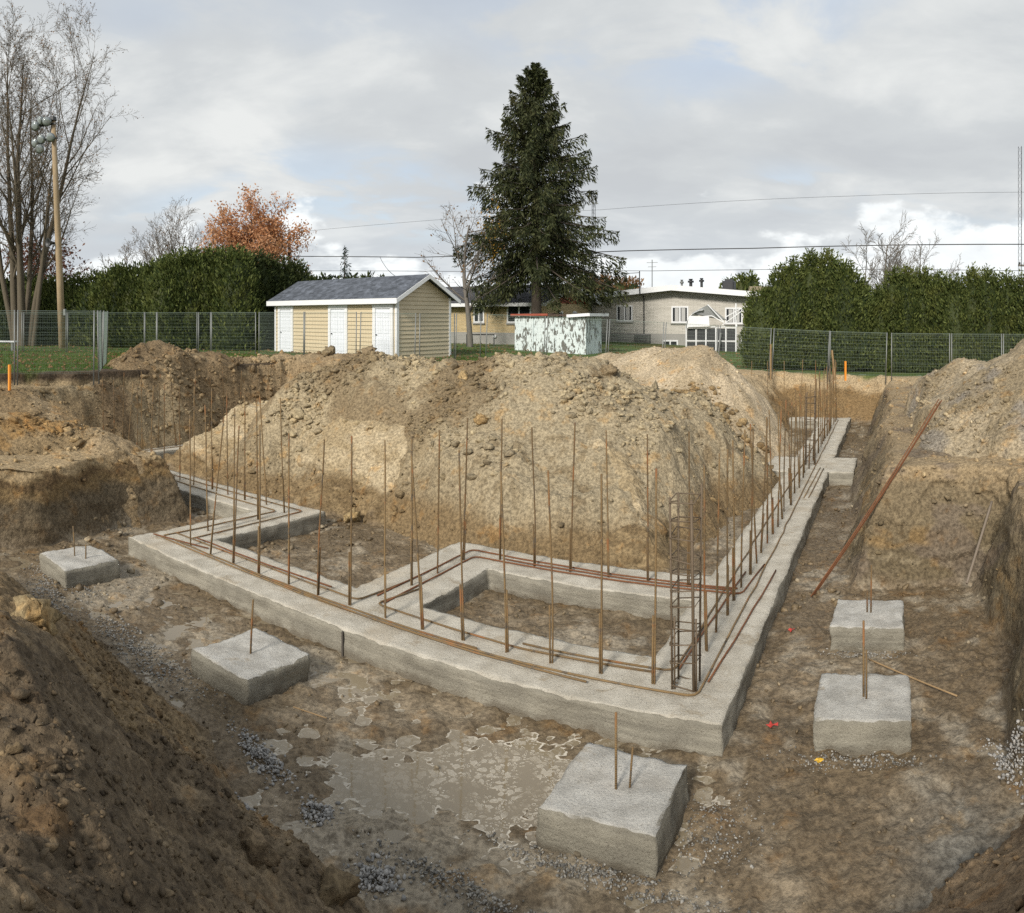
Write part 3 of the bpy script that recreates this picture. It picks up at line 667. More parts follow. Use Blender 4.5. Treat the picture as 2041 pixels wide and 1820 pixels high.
S = 0.012 + 0.09 * rng.random(n) ** 4; ok = (fbm(X, Y, 0.8, 3, 320) + rng.uniform(-.4, .4, n) > 0.0); cc = soil_col(X, Y, Z); cc[:, :3] *= rng.uniform(0.75, 1.25, (n, 1))
tag(lumps('terrace_crumbs', np.stack([X, Y, Z + S * .2], 1)[ok], S[ok], cc[ok], CLOD, None, rng), kind='stuff', label='soil crumbs strewn on the left terrace and cut wall', cat='soil crumbs')

# ------------------------------------------------------------------ puddles
def water_mat():
    m, k, put = principled('muddy_water'); p = pos(k)
    d = k.n('ShaderNodeAttribute', attribute_name='depth').outputs['Fac']; fo = k.n('ShaderNodeAttribute', attribute_name='froth').outputs['Fac']
    wp = k.vm('ADD', p, k.vm('MULTIPLY', k.n('ShaderNodeTexNoise', {'Vector': p, 'Scale': 4.0, 'Detail': 3.0}).outputs[1], (0.16, 0.16, 0.0)))
    rim = k.math('MULTIPLY', k.math('MULTIPLY', k.step(d, 0.0044, 0.0024), k.step(k.noise(p, 2.5, 4), 0.36, 0.46)), k.math('MAXIMUM', k.math('POWER', fo, 0.5), 0.12))
    ve = k.vor(k.vm('MULTIPLY', wp, (1, 1, 0)), 12.0); vb = k.vor(k.vm('MULTIPLY', wp, (1, 1, 0)), 27.0)
    ring = k.math('MULTIPLY', k.step(ve, 0.20, 0.30), k.step(ve, 0.44, 0.36)); ring2 = k.math('MULTIPLY', k.step(vb, 0.16, 0.26), k.step(vb, 0.46, 0.36))
    body = k.step(ve, 0.42, 0.18)
    patch = k.math('MULTIPLY', fo, k.step(k.noise(p, 3.2, 5, 0.6), 0.37, 0.55))
    fr = k.math('MULTIPLY', patch, k.math('MAXIMUM', k.math('MULTIPLY', ring, 0.50), k.math('MAXIMUM', k.math('MULTIPLY', ring2, 0.6), k.math('MULTIPLY', body, 0.42))))
    mask = k.math('MAXIMUM', k.math('MULTIPLY', rim, 0.9), fr, clamp=True)
    murk = k.mix(k.noise(p, 1.3, 3), (0.190, 0.150, 0.094), (0.255, 0.208, 0.138))
    c = k.mix(mask, murk, (0.60, 0.545, 0.45))
    put(Base_Color=c, Roughness=k.math('ADD', 0.06, k.math('MULTIPLY', mask, 0.5)), Specular_IOR_Level=0.5, Normal=k.bump(mask, 0.006)); return m
def puddle(name, ub, vb, froth, sp=0.022):
    UU, VV = np.meshgrid(lines((*ub, sp)), lines((*vb, sp))); X = (UU * CA - VV * SA).ravel(); Y = (UU * SA + VV * CA).ravel(); G = ground(X, Y)
    D = WATER - G; wet = (D > -0.006).reshape(UU.shape); keep = (wet[:-1, :-1] | wet[1:, 1:] | wet[:-1, 1:] | wet[1:, :-1]).ravel()
    u = UU.ravel(); v = VV.ravel(); fr = froth(u, v)
    V_, F_, D_, R_ = compact(np.stack([X, Y, np.full(len(X), WATER)], 1), grid_faces(UU.shape[1], UU.shape[0], keep), D, fr)
    me = np_mesh(name, V_, F_)
    for nm, q in (('depth', D_), ('froth', R_)):
        a = me.attributes.new(nm, 'FLOAT', 'POINT'); a.data.foreach_set('value', q.astype(np.float32))
    return tag(link(name, me, WATERM, None, True), kind='structure')
WATERM = water_mat()
puddle('puddle', (-12.3, -1.4), (4.2, 7.05), lambda u, v: np.maximum(sstep(((u + 3.15) / 1.0) ** 2 + ((v - 6.05) / 1.0) ** 2, 1.3, 0.6), 0.35 * sstep(u, -6.5, -5.0)))

# ================================================================== CONCRETE FOOTINGS
cell = 0.05
def strip_mesh(name, boxes, others, zt=0.0, zb=-0.42, mat=CONC, parent=None, cell=0.05, seed=3, rough=0.012):
    """cast concrete: union of boxes (u0,u1,v0,v1) on a grid, uneven top, ragged arrises, form-marked sides"""
    ub = [b[0] for b in boxes] + [b[1] for b in boxes]; vb = [b[2] for b in boxes] + [b[3] for b in boxes]
    pad = 2 * cell
    def cuts(vals):
        vals = sorted(set(vals)); o = [vals[0]]
        for a, b in zip(vals[:-1], vals[1:]):
            n = max(1, int(round((b - a) / cell))); o += [a + (b - a) * (i + 1) / n for i in range(n)]
        return np.array(o)
    ul, vl = cuts(ub), cuts(vb); uc = (ul[:-1] + ul[1:]) / 2; vc = (vl[:-1] + vl[1:]) / 2
    def inside(bs, u, v): return any(b[0] <= u <= b[1] and b[2] <= v <= b[3] for b in bs)
    M = np.array([[inside(boxes, u, v) for u in uc] for v in vc])
    V, F, vid = [], [], {}
    nz = 6; zs = [zt + (zb - zt) * k / nz for k in range(nz + 1)]
    def vert(i, j, k):
        if (i, j, k) not in vid: vid[(i, j, k)] = len(V); V.append((ul[i], vl[j], zs[k], k))
        return vid[(i, j, k)]
    nj, ni = M.shape; edge = set()
    for j in range(nj):
        for i in range(ni):
            if not M[j, i]: continue
            F.append((vert(i, j, 0), vert(i + 1, j, 0), vert(i + 1, j + 1, 0), vert(i, j + 1, 0)))
            for (di, dj, a, b) in ((-1, 0, (i, j + 1), (i, j)), (1, 0, (i + 1, j), (i + 1, j + 1)), (0, -1, (i, j), (i + 1, j)), (0, 1, (i + 1, j + 1), (i, j + 1))):
                ii, jj = i + di, j + dj
                if 0 <= ii < ni and 0 <= jj < nj and M[jj, ii]: continue
                pu = uc[i] + di * cell; pv = vc[j] + dj * cell
                if inside(others, pu, pv): continue
                for k in range(nz): F.append((vert(*a, k), vert(*a, k + 1), vert(*b, k + 1), vert(*b, k)))
                edge.add(a); edge.add(b)
    A = np.array(V); u, v, z, kk = A.T
    X = u * CA - v * SA; Y = u * SA + v * CA
    isedge = np.array([1.0 if (i, j) in edge else 0.0 for (i, j, k) in vid])
    side = isedge * sstep(kk, -0.5, 1.0)
    X2 = X + isedge * (0.030 * fbm(X + 3 * z, Y, 0.9, 3, seed) + 0.010 * fbm(X + 9 * z, Y + 5 * z, 5, 3, seed + 4)); Y2 = Y + isedge * (0.030 * fbm(X, Y + 3 * z, 0.9, 3, seed + 7) + 0.010 * fbm(X + 5 * z, Y + 9 * z, 5, 3, seed + 9))
    top = (kk == 0)
    Z2 = z + top * (rough * fbm(X, Y, 1.5, 5, seed + 11, 0.6) - isedge * np.abs(0.03 * fbm(X, Y, 4, 3, seed + 13)))
    me = np_mesh(name, np.stack([X2, Y2, Z2], 1), np.array(F))
    o = link(name, me, mat, parent, False)
    return o
LEGS = dict({'front_strip': [(-11.29, -1.62, 7.0, 8.2)], 'cross_strip': [(-7.10, -5.94, 8.2, 10.95), (-5.94, -2.70, 9.95, 10.95)],
        'long_strip': [(-2.70, -1.62, 8.2, 18.72)], 'far_strip': [(-2.70, -1.62, 20.74, 28.9)], 'wide_pad': [(-3.30, -0.98, 18.72, 20.74)],
        'left_strip': [(-11.29, -10.29, 8.2, 10.96)], 'side_strip': [(-17.9, -11.29, 9.9, 10.96)], 'outer_strip': [(-18.9, -17.9, 9.9, 18.0)],
        'back_strip': [(-6.5, -2.70, 27.9, 28.9)]})
foot = empty('concrete_footing', (*XY(-1.62, 7.0), FLOOR)); tag(foot, 'long pale concrete strip footing running round the pit with a small rectangular bay', 'footing')
for nm, bx in LEGS.items():
    oth = [b for n2, q in LEGS.items() if n2 != nm for b in q]
    o = strip_mesh(nm, bx, oth, cell=0.05 if nm in ('front_strip', 'cross_strip', 'left_strip') else 0.09); o.parent = foot; o.matrix_parent_inverse = Matrix.Translation(-foot.location)
# board left standing in the pour joint of the front strip, and the small pegs
jb = MB(); x, y = XY(-6.26, 6.985); 
a = Vector((*XY(-6.26, 6.975), -0.40)); jb.bar(a, a + Vector((0, 0, 0.37)), 0.03, 0.02)
o = jb.build('joint_board', simple('wet_board', (0.07, 0.06, 0.05), 0.8), foot); o.matrix_parent_inverse = Matrix.Translation(-foot.location)

# ------------------------------------------------------------------ isolated pads
def pad(u, v, s, zt, label, stubs, rot=0.0, seed=5, zb=-0.45, nm='concrete_pad'):
    x, y = XY(u, v); root = empty(nm, (x, y, FLOOR)); tag(root, label, 'concrete pad', 'isolated concrete pads around the footing')
    o = strip_mesh('block', [(u - s / 2, u + s / 2, v - s / 2, v + s / 2)], [], zt, zb, CONCP, None, 0.03, seed, 0.02); o.parent = root; o.matrix_parent_inverse = Matrix.Translation(-root.location)
    for (du, dv, h, r, lean) in stubs:
        px, py = XY(u + du, v + dv); b = MB(); b.tube([(px - x, py - y, zt - FLOOR - 0.05), (px - x + lean * 0.5, py - y, zt - FLOOR + h * 0.5), (px - x + lean, py - y + lean * 0.3, zt - FLOOR + h)], r, 8)
        b.build('dowel', REBAR, root, True)
    return root
pad(-2.24, 5.83, 0.98, 0.0, 'large pale concrete pad beside the frothy puddle, nearest the camera', [(0.0, -0.02, 0.62, 0.011, 0.0), (0.10, 0.03, 0.32, 0.009, 0.03)], seed=15)
pad(-6.58, 5.74, 0.96, 0.0, 'concrete pad with one rusty dowel, below the middle of the front footing', [(0.02, -0.02, 0.62, 0.012, 0.03)], seed=25)
pad(-10.78, 5.74, 0.96, 0.0, 'leftmost concrete pad, by the left cut wall, with two short dowels', [(-0.05, -0.05, 0.48, 0.010, -0.03), (0.14, 0.05, 0.22, 0.012, 0.0)], seed=35)
pad(-0.30, 7.72, 0.93, 0.0, 'concrete pad right of the long footing, nearer of the two, with a grooved top', [(0.0, -0.02, 0.78, 0.012, 0.0), (0.03, -0.06, 0.5, 0.010, 0.0)], seed=45)
pad(-0.32, 9.90, 0.92, 0.0, 'concrete pad right of the long footing, farther of the two, under the leaning rods', [(0.03, 0.0, 0.62, 0.011, 0.01), (-0.02, 0.02, 0.28, 0.011, 0.0)], seed=55)

# ------------------------------------------------------------------ reinforcing steel
def rod_mesh(h, stub, seed):
    r = random.Random(seed); b = MB(); n = 7; ax, ay = r.uniform(-.012, .012) * h, r.uniform(-.012, .012) * h; kx = r.uniform(-.012, .012)
    pts = [(ax * (i / n) ** 2 + kx * math.sin(i / n * 5), ay * (i / n) ** 2, -0.08 + (h + 0.08) * i / n) for i in range(n + 1)]
    b.tube(pts, 0.012, 6)
    if stub:
        a = r.uniform(0, 6.28); o = 0.024
        b.tube([(o * math.cos(a), o * math.sin(a), -0.08), (o * math.cos(a) + r.uniform(-.006, .006), o * math.sin(a), stub)], 0.012, 6)
    me = b.mesh('rebar_dowel'); me.materials.append(REBAR); me.polygons.foreach_set('use_smooth', np.ones(len(me.polygons), bool)); return me
RODS = [rod_mesh(random.uniform(2.15, 2.45), random.choice((0.72, 0.8, 0.66)), i) for i in range(10)]
SHORT = [rod_mesh(random.uniform(1.55, 1.75), random.choice((0.7, 0.0)), 40 + i) for i in range(4)]
def dowel(u, v, label, group, kind=RODS, lean=0.028):
    me = random.choice(kind); o = bpy.data.objects.new('rebar_dowel', me); COL.objects.link(o); x, y = XY(u, v); o.location = (x, y, 0.0)
    o.rotation_euler = (random.gauss(0, lean), random.gauss(0, lean), random.uniform(0, 6.28)); tag(o, label, 'rebar', group); return o
rows = [('rusty upright dowel of the front footing row', 'dowels along the front footing', [(-2.49 - 0.6 * k, 7.61 + random.uniform(-.03, .03)) for k in range(14)], 'the corner cage'),
        ('upright dowel on the short strip left of the bay', 'dowels on the strip left of the bay', [(-6.5, 8.75), (-6.5, 9.4), (-6.5, 10.1)], 'the front'),
        ('upright dowel on the strip behind the bay', 'dowels on the strip behind the bay', [(-6.0 + 0.62 * k, 10.45) for k in range(6)], 'the left'),
        ('upright dowel of the long right footing row', 'dowels along the long right footing', [(-2.15 + random.uniform(-.04, .04), 8.5 + 0.53 * k) for k in range(38) if abs(8.5 + 0.53 * k - 19.75) > 0.4], 'the cage'),
        ('upright dowel on the left corner strip', 'dowels on the left corner strip', [(-10.8, 8.4), (-10.8, 9.0), (-10.8, 9.6), (-10.8, 10.3)], 'the front'),
        ('upright dowel on the left side strip', 'dowels on the left side strip', [(-11.5 - 0.6 * k, 10.43 + random.uniform(-.05, .05)) for k in range(11)], 'the right'),
        ('upright dowel in the far left trench', 'dowels in the far left trench', [(-18.4 + random.uniform(-.05, .05), 10.6 + 0.62 * k) for k in range(12)], 'the front'),
        ('upright dowel at the far right end', 'dowels at the far right end', [(-2.9 - 0.62 * k, 28.4) for k in range(5)], 'the right')]
ORD = ['first', 'second', 'third', 'fourth', 'fifth', 'sixth', 'seventh', 'eighth', 'ninth', 'tenth', 'eleventh', 'twelfth', 'thirteenth', 'fourteenth', 'fifteenth', 'sixteenth', 'seventeenth', 'eighteenth', 'nineteenth', 'twentieth']
ORD += ['twenty-' + q for q in ORD[:9]] + ['thirtieth'] + ['thirty-' + q for q in ORD[:9]]
for lab, grp, pl, frm in rows:
    for k, (u, v) in enumerate(pl): dowel(u, v, '%s %s, counted from %s' % (ORD[k], lab, frm), grp)
def lying(name, label, pts, mat=REBAR, r=0.012, z=0.018, group='bars lying on the footing', corner=0.10):
    b = MB(); P = [Vector((*XY(p[0], p[1]), p[2] if len(p) > 2 else z)) for p in pts]; out = [P[0]]
    for i in range(1, len(P)):
        a, c = P[i - 1], P[i]; n = max(2, int((c - a).length / 0.45))
        for k in range(1, n): out.append(a.lerp(c, k / n) + Vector((random.gauss(0, .006), random.gauss(0, .006), abs(random.gauss(0, .002)))))
        if i < len(P) - 1:
            d1 = (c - a).normalized(); d2 = (P[i + 1] - c).normalized()
            out += [c - d1 * corner, c - d1 * corner * 0.3 + d2 * corner * 0.3, c + d2 * corner]
        else: out.append(c)
    b.tube(out, r, 6); return tag(b.build(name, mat, None, True), label, 'rebar', group)
lying('lying_rebar', 'long rusty bar along the front edge of the front footing, hooked at the right corner', [(-10.95, 7.46), (-6.6, 7.44), (-1.98, 7.42), (-1.98, 8.9)])
lying('lying_rebar', 'rusty bar overlapping the front edge bar, ending short of the corner', [(-8.8, 7.49), (-6.0, 7.40), (-3.15, 7.30)], z=0.036)
lying('lying_rebar', 'bar lying behind the dowels on the front footing, left half', [(-10.98, 7.82), (-8.8, 7.86), (-6.72, 7.80), (-6.62, 8.9)])
lying('lying_rebar', 'bar lying behind the dowels on the front footing, right half', [(-6.3, 8.7), (-6.45, 7.86), (-4.2, 7.74), (-2.55, 7.80)])
lying('lying_rebar', 'second bar behind the dowels, close to the small bay', [(-4.2, 7.84), (-2.36, 7.86), (-2.34, 9.2)], z=0.03)
lying('lying_rebar', 'outer red rusty bar around the small bay, bent at its far left corner', [(-6.62, 8.1), (-6.64, 10.62), (-2.2, 10.50)], RUST)
lying('lying_rebar', 'inner red rusty bar around the small bay', [(-6.38, 7.95), (-6.42, 10.34), (-2.1, 10.30), (-2.0, 11.6)], RUST)
lying('lying_rebar', 'third rusty bar on the strip behind the bay', [(-5.9, 10.42), (-2.25, 10.38)], RUST, z=0.034)
lying('lying_rebar', 'loose red bar lying along the right footing near the cage', [(-1.94, 7.75), (-1.86, 9.3), (-1.78, 11.35)], RUST, z=0.02)
lying('lying_rebar', 'second loose red bar beside the cage on the right footing', [(-2.32, 7.95), (-2.28, 9.6), (-2.22, 11.2)], RUST, z=0.02)
lying('lying_rebar', 'long thin bar running far along the right footing', [(-1.98, 8.8), (-1.96, 12.5), (-2.0, 17.0), (-2.04, 28.0)])
lying('lying_rebar', 'bar along the inner side of the right footing', [(-2.36, 9.0), (-2.38, 14.0), (-2.36, 20.0), (-2.4, 28.2)])
lying('lying_rebar', 'short pair-bar lying on the right footing before the wide pad, left', [(-1.90, 16.0), (-1.86, 19.2)])
lying('lying_rebar', 'short pair-bar lying on the right footing before the wide pad, right', [(-1.80, 16.0), (-1.76, 19.1)])
lying('lying_rebar', 'bar along the left corner strip, bent onto the side strip', [(-10.99, 7.55), (-10.95, 10.25), (-17.6, 10.25)])
lying('lying_rebar', 'outer bar on the left corner strip', [(-10.55, 7.85), (-10.58, 10.62), (-17.8, 10.62)])
lying('lying_rebar', 'short crooked bar at the left corner of the footing', [(-11.12, 7.42), (-9.9, 7.70)], RUST, z=0.03)
lying('lying_rebar', 'third bar bundled along the front edge of the front footing', [(-10.6, 7.52), (-7.4, 7.50), (-4.6, 7.46)], z=0.03)
lying('lying_rebar', 'fourth bar bundled behind the dowels near the left corner', [(-10.5, 7.90), (-7.3, 7.90)], RUST, z=0.03)
lying('lying_rebar', 'inner bar lying on the far left footing', [(-18.2, 10.3), (-18.2, 17.8)])
lying('lying_rebar', 'outer bar lying on the far left footing', [(-18.6, 10.3), (-18.6, 17.8)])

def cage(u, v, w, h, n, label, seed):
    r = random.Random(seed); x, y = XY(u, v); root = empty('rebar_cage', (x, y, 0), R(-29)); tag(root, label, 'rebar cage', 'column cages')
    cs = [(-w / 2, -w / 2), (w / 2, -w / 2), (w / 2, w / 2), (-w / 2, w / 2)]
    for i, (a, b_) in enumerate(cs):
        hh = h + r.uniform(-.12, .04); b = MB(); t = (r.uniform(-.03, .03), r.uniform(-.03, .03)); rad = 0.017 if i == 1 else 0.012
        b.tube([(a, b_, -0.05), (a + t[0] * .4, b_ + t[1] * .4, hh * .5), (a + t[0], b_ + t[1], hh)], rad, 7); b.build('vertical_bar', CAGE, root, True)
        if i in (0, 1):
            b = MB(); b.tube([(a + .024, b_ + .01, -0.05), (a + .02, b_ + .012, 0.75)], 0.010, 7); b.build('lap_bar', CAGE, root, True)
    for k in range(n):
        z = 0.06 + (h - 0.18) * k / (n - 1) + r.uniform(-.03, .03); s = w / 2 + 0.016; q = r.uniform(-.05, .05); q2 = r.uniform(-.05, .05); o = (r.uniform(-.012, .012), r.uniform(-.012, .012))
        ps = [(-s + o[0], -s + o[1], z), (s + o[0], -s + o[1], z + q), (s + o[0], s + o[1], z + q + q2), (-s + o[0], s + o[1], z + q2), (-s + o[0] - .005, -s * 0.9 + o[1], z + .01), (-s + 0.07, -s + 0.05, z + .012)]
        b = MB(); b.tube(ps, 0.0075, 5); b.build('tie', CAGE, root, True)
    return root
cage(-2.16, 7.66, 0.235, 2.08, 11, 'square rebar column cage standing on the near right corner of the footing', 4)
cage(-2.18, 19.75, 0.24, 1.9, 10, 'square rebar column cage standing on the wide pad of the long footing', 5)

# long rods leaning on the right bank, tube and loose bar
def rod(name, label, a, b, r, mat, cat, bow=0.0, group=None):
    m = MB(); a = Vector(a); b = Vector(b); n = 8; m.tube([a.lerp(b, i / n) + Vector((0, 0, -bow * math.sin(math.pi * i / n))) for i in range(n + 1)], r, 8); return tag(m.build(name, mat, None, True), label, cat, group)
a = Vector(sight(1620, 1187, 11.3)); top = Vector(sight(1874, 800, 13.1))
for i, (o, o2) in enumerate(((0, 0), (0.035, 0.05), (-0.03, -0.04))):
    rod('leaning_rebar', ('long rusty rod leaning from the trench up the right bank, middle of three', 'long rusty rod leaning up the right bank, right of three', 'long rusty rod leaning up the right bank, left of three')[i],
        a + Vector((o * 1.5, o, 0)), top + Vector((o2, o2 * .4, 0.02 * i)), 0.010, RUST, 'rebar', 0.05, 'rods leaning on the right bank')
p0 = Vector(sight(1927, 1163, 11.0)); p1 = Vector(sight(1977, 1000, 12.2)); rod('metal_tube', 'grey-brown tube leaning in the inner corner of the right cut wall', p0, p1, 0.022, simple('dull_tube', (0.20, 0.16, 0.12), 0.6), 'tube')
x0, y0 = XY(-0.30, 9.15); x1, y1 = XY(0.70, 8.17); rod('loose_bar', 'loose bar lying on the mud behind the grooved pad', (x0, y0, -0.27), (x1, y1, -0.24), 0.010, STAKE, 'rebar')
x0, y0 = XY(-5.75, 5.62); x1, y1 = XY(-5.35, 5.72); rod('wood_splinter', 'thin pale wood splinter on the mud right of the middle pad', (x0, y0, -0.275), (x1, y1, -0.285), 0.007, STAKE, 'stick')

# ================================================================== BUILDINGS
def gz(x, y): return float(lay(np.array([x]), np.array([y]))[0][0])
# ---- tan shed with three doors
LS, DS, WH, RH = 8.2, 3.15, 2.46, 3.30
sx, sy = -11.03, 33.88; zs = 2.20
shed = empty('storage_shed', (sx, sy, zs), math.atan2(-0.6, 0.8)); tag(shed, 'tan clapboard storage shed with three white doors and slate blue shingle roof', 'shed')
core = MB(); core.box(0.03, LS - 0.03, 0.03, DS - 0.03, -0.3, WH)
core.prism([(0.03, 0.03, WH), (0.03, DS - 0.03, WH), (0.03, DS / 2, RH - 0.03)], (LS - 0.06, 0, 0)); core.build('wall', SIDING, shed)
bh = 0.165
doors = [(0.28, 1.46), (4.02, 5.28), (6.84, 8.02)]
def board(x0, x1, z, face, parent):
    b = MB()
    if face == 'front': b.add([(x0, 0.028, z), (x1, 0.028, z), (x1, -0.012, z), (x0, -0.012, z), (x0, 0.028, z + bh - .012), (x1, 0.028, z + bh - .012), (x1, 0.022, z + bh - .012), (x0, 0.022, z + bh - .012)], [(3, 2, 1, 0), (4, 5, 6, 7), (2, 3, 7, 6), (0, 1, 5, 4), (1, 2, 6, 5), (3, 0, 4, 7)])
    else: b.add([(LS - 0.028, x0, z), (LS - 0.028, x1, z), (LS + 0.012, x1, z), (LS + 0.012, x0, z), (LS - 0.028, x0, z + bh - .012), (LS - 0.028, x1, z + bh - .012), (LS - 0.022, x1, z + bh - .012), (LS - 0.022, x0, z + bh - .012)], [(0, 1, 2, 3), (7, 6, 5, 4), (3, 2, 6, 7), (4, 5, 1, 0), (5, 6, 2, 1), (7, 4, 0, 3)])
    b.build('siding_board', SIDING, parent)
nb = int(WH / bh)
for k in range(nb):
    z = k * bh; segs = [(0.1, doors[0][0]), (doors[0][1], doors[1][0]), (doors[1][1], doors[2][0])] if z < 2.2 else [(0.1, LS - 0.1)]
    for (a, b) in segs:
        if b - a > 0.05: board(a, b, z, 'front', shed)
k = 0
while k * bh < RH - 0.1:
    z = k * bh; m = 0.10 if z + bh < WH else max(0.10, (z + bh - WH) / (RH - WH) * DS / 2 + 0.02)
    if DS - 2 * m > 0.1: board(m, DS - m, z, 'gable', shed)
    k += 1
for (x, y, w, d) in ((-0.01, -0.03, 0.11, 0.07), (LS - 0.08, -0.03, 0.11, 0.13), (LS - 0.04, DS - 0.10, 0.07, 0.11)):
    b = MB(); b.box(x, x + w, y, y + d, -0.05, WH - 0.01); b.build('corner_trim', WHITE, shed)
for (a, b) in doors:
    t = 0.16; r = MB()
    fr = empty('tmp') if False else None
    fm = MB(); fm.box(a, a + t, -0.05, 0.03, 0.0, 2.16).box(b - t, b, -0.05, 0.03, 0.0, 2.16).box(a + t, b - t, -0.05, 0.03, 2.0, 2.16)
    dm = MB(); dm.box(a + t + 0.004, b - t - 0.004, -0.006, 0.03, 0.02, 1.99)
    d = dm.build('door', DOORW, shed); fm.build('door_frame', WHITE, d)
    for (q0, q1) in ((0.12, 0.46), (0.54, 0.88)):
        for (z0, z1) in ((0.2, 0.85), (1.0, 1.55), (1.65, 1.85)):
            w_ = b - a - 2 * t; pm = MB(); pm.box(a + t + q0 * w_, a + t + q1 * w_, -0.018, -0.004, z0, z1, 0.006); pm.build('door_panel', DOORW, d)
    hm = MB(); hm.lathe([(0.022, -0.07), (0.03, -0.055), (0.028, -0.03), (0.012, -0.02), (0.012, 0.0)], 10, (a + t + 0.07, 0, 0.95), 'y'); hm.build('handle', DARK, d, True)
ov = 0.28; pit = (RH - WH) / (DS / 2)
def slope_slab(sgn):
    y0 = -ov if sgn < 0 else DS + ov; z0 = WH - pit * ov + 0.03; t = 0.06; b = MB()
    pts = [(-ov, y0, z0), (LS + ov, y0, z0), (LS + ov, DS / 2, RH + 0.03), (-ov, DS / 2, RH + 0.03)]
    b.add(pts + [(p[0], p[1], p[2] + t) for p in pts], [(0, 1, 2, 3), (7, 6, 5, 4), (0, 4, 5, 1), (1, 5, 6, 2), (2, 6, 7, 3), (3, 7, 4, 0)]); return b
rf = slope_slab(-1).build('roof', SHING, shed); slope_slab(1).build('roof_back', SHING, shed)
b = MB(); b.box(-ov, LS + ov, -ov - 0.03, -ov - 0.002, WH - pit * ov - 0.13, WH - pit * ov + 0.085); b.build('fascia', WHITE, shed)
for (ya, za, yb, zb) in ((-ov - 0.03, WH - pit * ov - 0.02, DS / 2, RH + 0.01), (DS + ov + 0.03, WH - pit * ov - 0.02, DS / 2, RH + 0.01)):
    b = MB(); xe = LS + ov + 0.002; b.add([(xe, ya, za - 0.10), (xe, yb, zb - 0.10), (xe, yb, zb + 0.07), (xe, ya, za + 0.07), (xe + 0.03, ya, za - 0.10), (xe + 0.03, yb, zb - 0.10), (xe + 0.03, yb, zb + 0.07), (xe + 0.03, ya, za + 0.07)],
          [(0, 1, 2, 3), (7, 6, 5, 4), (0, 4, 5, 1), (1, 5, 6, 2), (2, 6, 7, 3), (3, 7, 4, 0)]); b.build('barge_board', WHITE, shed)
b = MB(); b.box(0.0, LS, -ov + 0.0, 0.0, WH - pit * ov - 0.128, WH - pit * ov - 0.11); b.build('soffit', WHITE, shed)

def window(parent, x, z, w, h, face_y, sash=True, curtain=False, sill=True, ax='x', mat=None):
    """window set proud of a wall in the plane y = face_y (or x = face_y), the room side behind"""
    root_mesh = MB(); t = 0.09
    def bx(b, a0, a1, d0, d1, z0, z1):
        if ax == 'x': b.box(a0, a1, face_y - d1, face_y - d0, z0, z1)
        else: b.box(face_y + d0, face_y + d1, a0, a1, z0, z1)
    bx(root_mesh, x, x + t, -0.02, 0.055, z, z + h); bx(root_mesh, x + w - t, x + w, -0.02, 0.055, z, z + h)
    bx(root_mesh, x + t, x + w - t, -0.02, 0.055, z, z + t); bx(root_mesh, x + t, x + w - t, -0.02, 0.055, z + h - t, z + h)
    wd = root_mesh.build('window', WHITE, parent)
    if sash: b = MB(); bx(b, x + w / 2 - 0.045, x + w / 2 + 0.045, -0.01, 0.05, z + t, z + h - t); b.build('mullion', WHITE, wd)
    b = MB(); bx(b, x + t, x + w - t, 0.002, 0.012, z + t, z + h - t); b.build('pane', GLASSD, wd)
    if curtain:
        for q in (0.14, 0.60):
            b = MB(); bx(b, x + t + (w - 2 * t) * q, x + t + (w - 2 * t) * (q + 0.27), 0.0125, 0.016, z + t + 0.02, z + h - t); b.build('curtain', CURT, wd)
    if sill: b = MB(); bx(b, x - 0.05, x + w + 0.05, 0.0, 0.10, z - 0.09, z - 0.004); b.build('sill', PARGE, wd)
    return wd
# ---- grey brick house, low gable facing the site
ang = math.atan2(-0.485, 0.875)
hx, hy, _ = at(1166, 50.0); hzg = 1.75
gh = empty('brick_house', (hx, hy, hzg), ang); tag(gh, 'grey brick house with low white-edged gable roof at right centre', 'house')
HL, HD = 13.6, 9.0; pk = 6.2
zl, zp, zr = 3.28, 3.86, 3.24
b = MB(); b.prism([(0, 0, -0.5), (HL, 0, -0.5), (HL, 0, zr), (pk, 0, zp), (0, 0, zl)], (0, HD, 0)); b.build('wall', BRICKG, gh)
b = MB(); b.box(-0.02, HL + 0.02, -0.035, -0.001, -0.4, 1.02); b.build('foundation', PARGE, gh)
for (x0, z0, x1, z1, nm) in ((-0.6, zl - 0.06, pk, zp, 'left'), (pk, zp, HL + 0.6, zr - 0.06, 'right')):
    b = MB(); b.add([(x0, -0.75, z0), (x1, -0.75, z1), (x1, HD + .5, z1), (x0, HD + .5, z0), (x0, -0.75, z0 + 0.16), (x1, -0.75, z1 + 0.16), (x1, HD + .5, z1 + 0.16), (x0, HD + .5, z0 + 0.16)],
          [(3, 2, 1, 0), (4, 5, 6, 7), (0, 1, 5, 4), (1, 2, 6, 5), (2, 3, 7, 6), (3, 0, 4, 7)]); b.build('roof', SHINGD, gh)
    b = MB(); b.add([(x0, -0.79, z0 - 0.10), (x1, -0.79, z1 - 0.10), (x1, -0.752, z1 - 0.10), (x0, -0.752, z0 - 0.10), (x0, -0.79, z0 + 0.24), (x1, -0.79, z1 + 0.24), (x1, -0.752, z1 + 0.24), (x0, -0.752, z0 + 0.24)],
          [(3, 2, 1, 0), (4, 5, 6, 7), (0, 1, 5, 4), (1, 2, 6, 5), (2, 3, 7, 6), (3, 0, 4, 7)]); b.build('fascia', WHITE, gh)
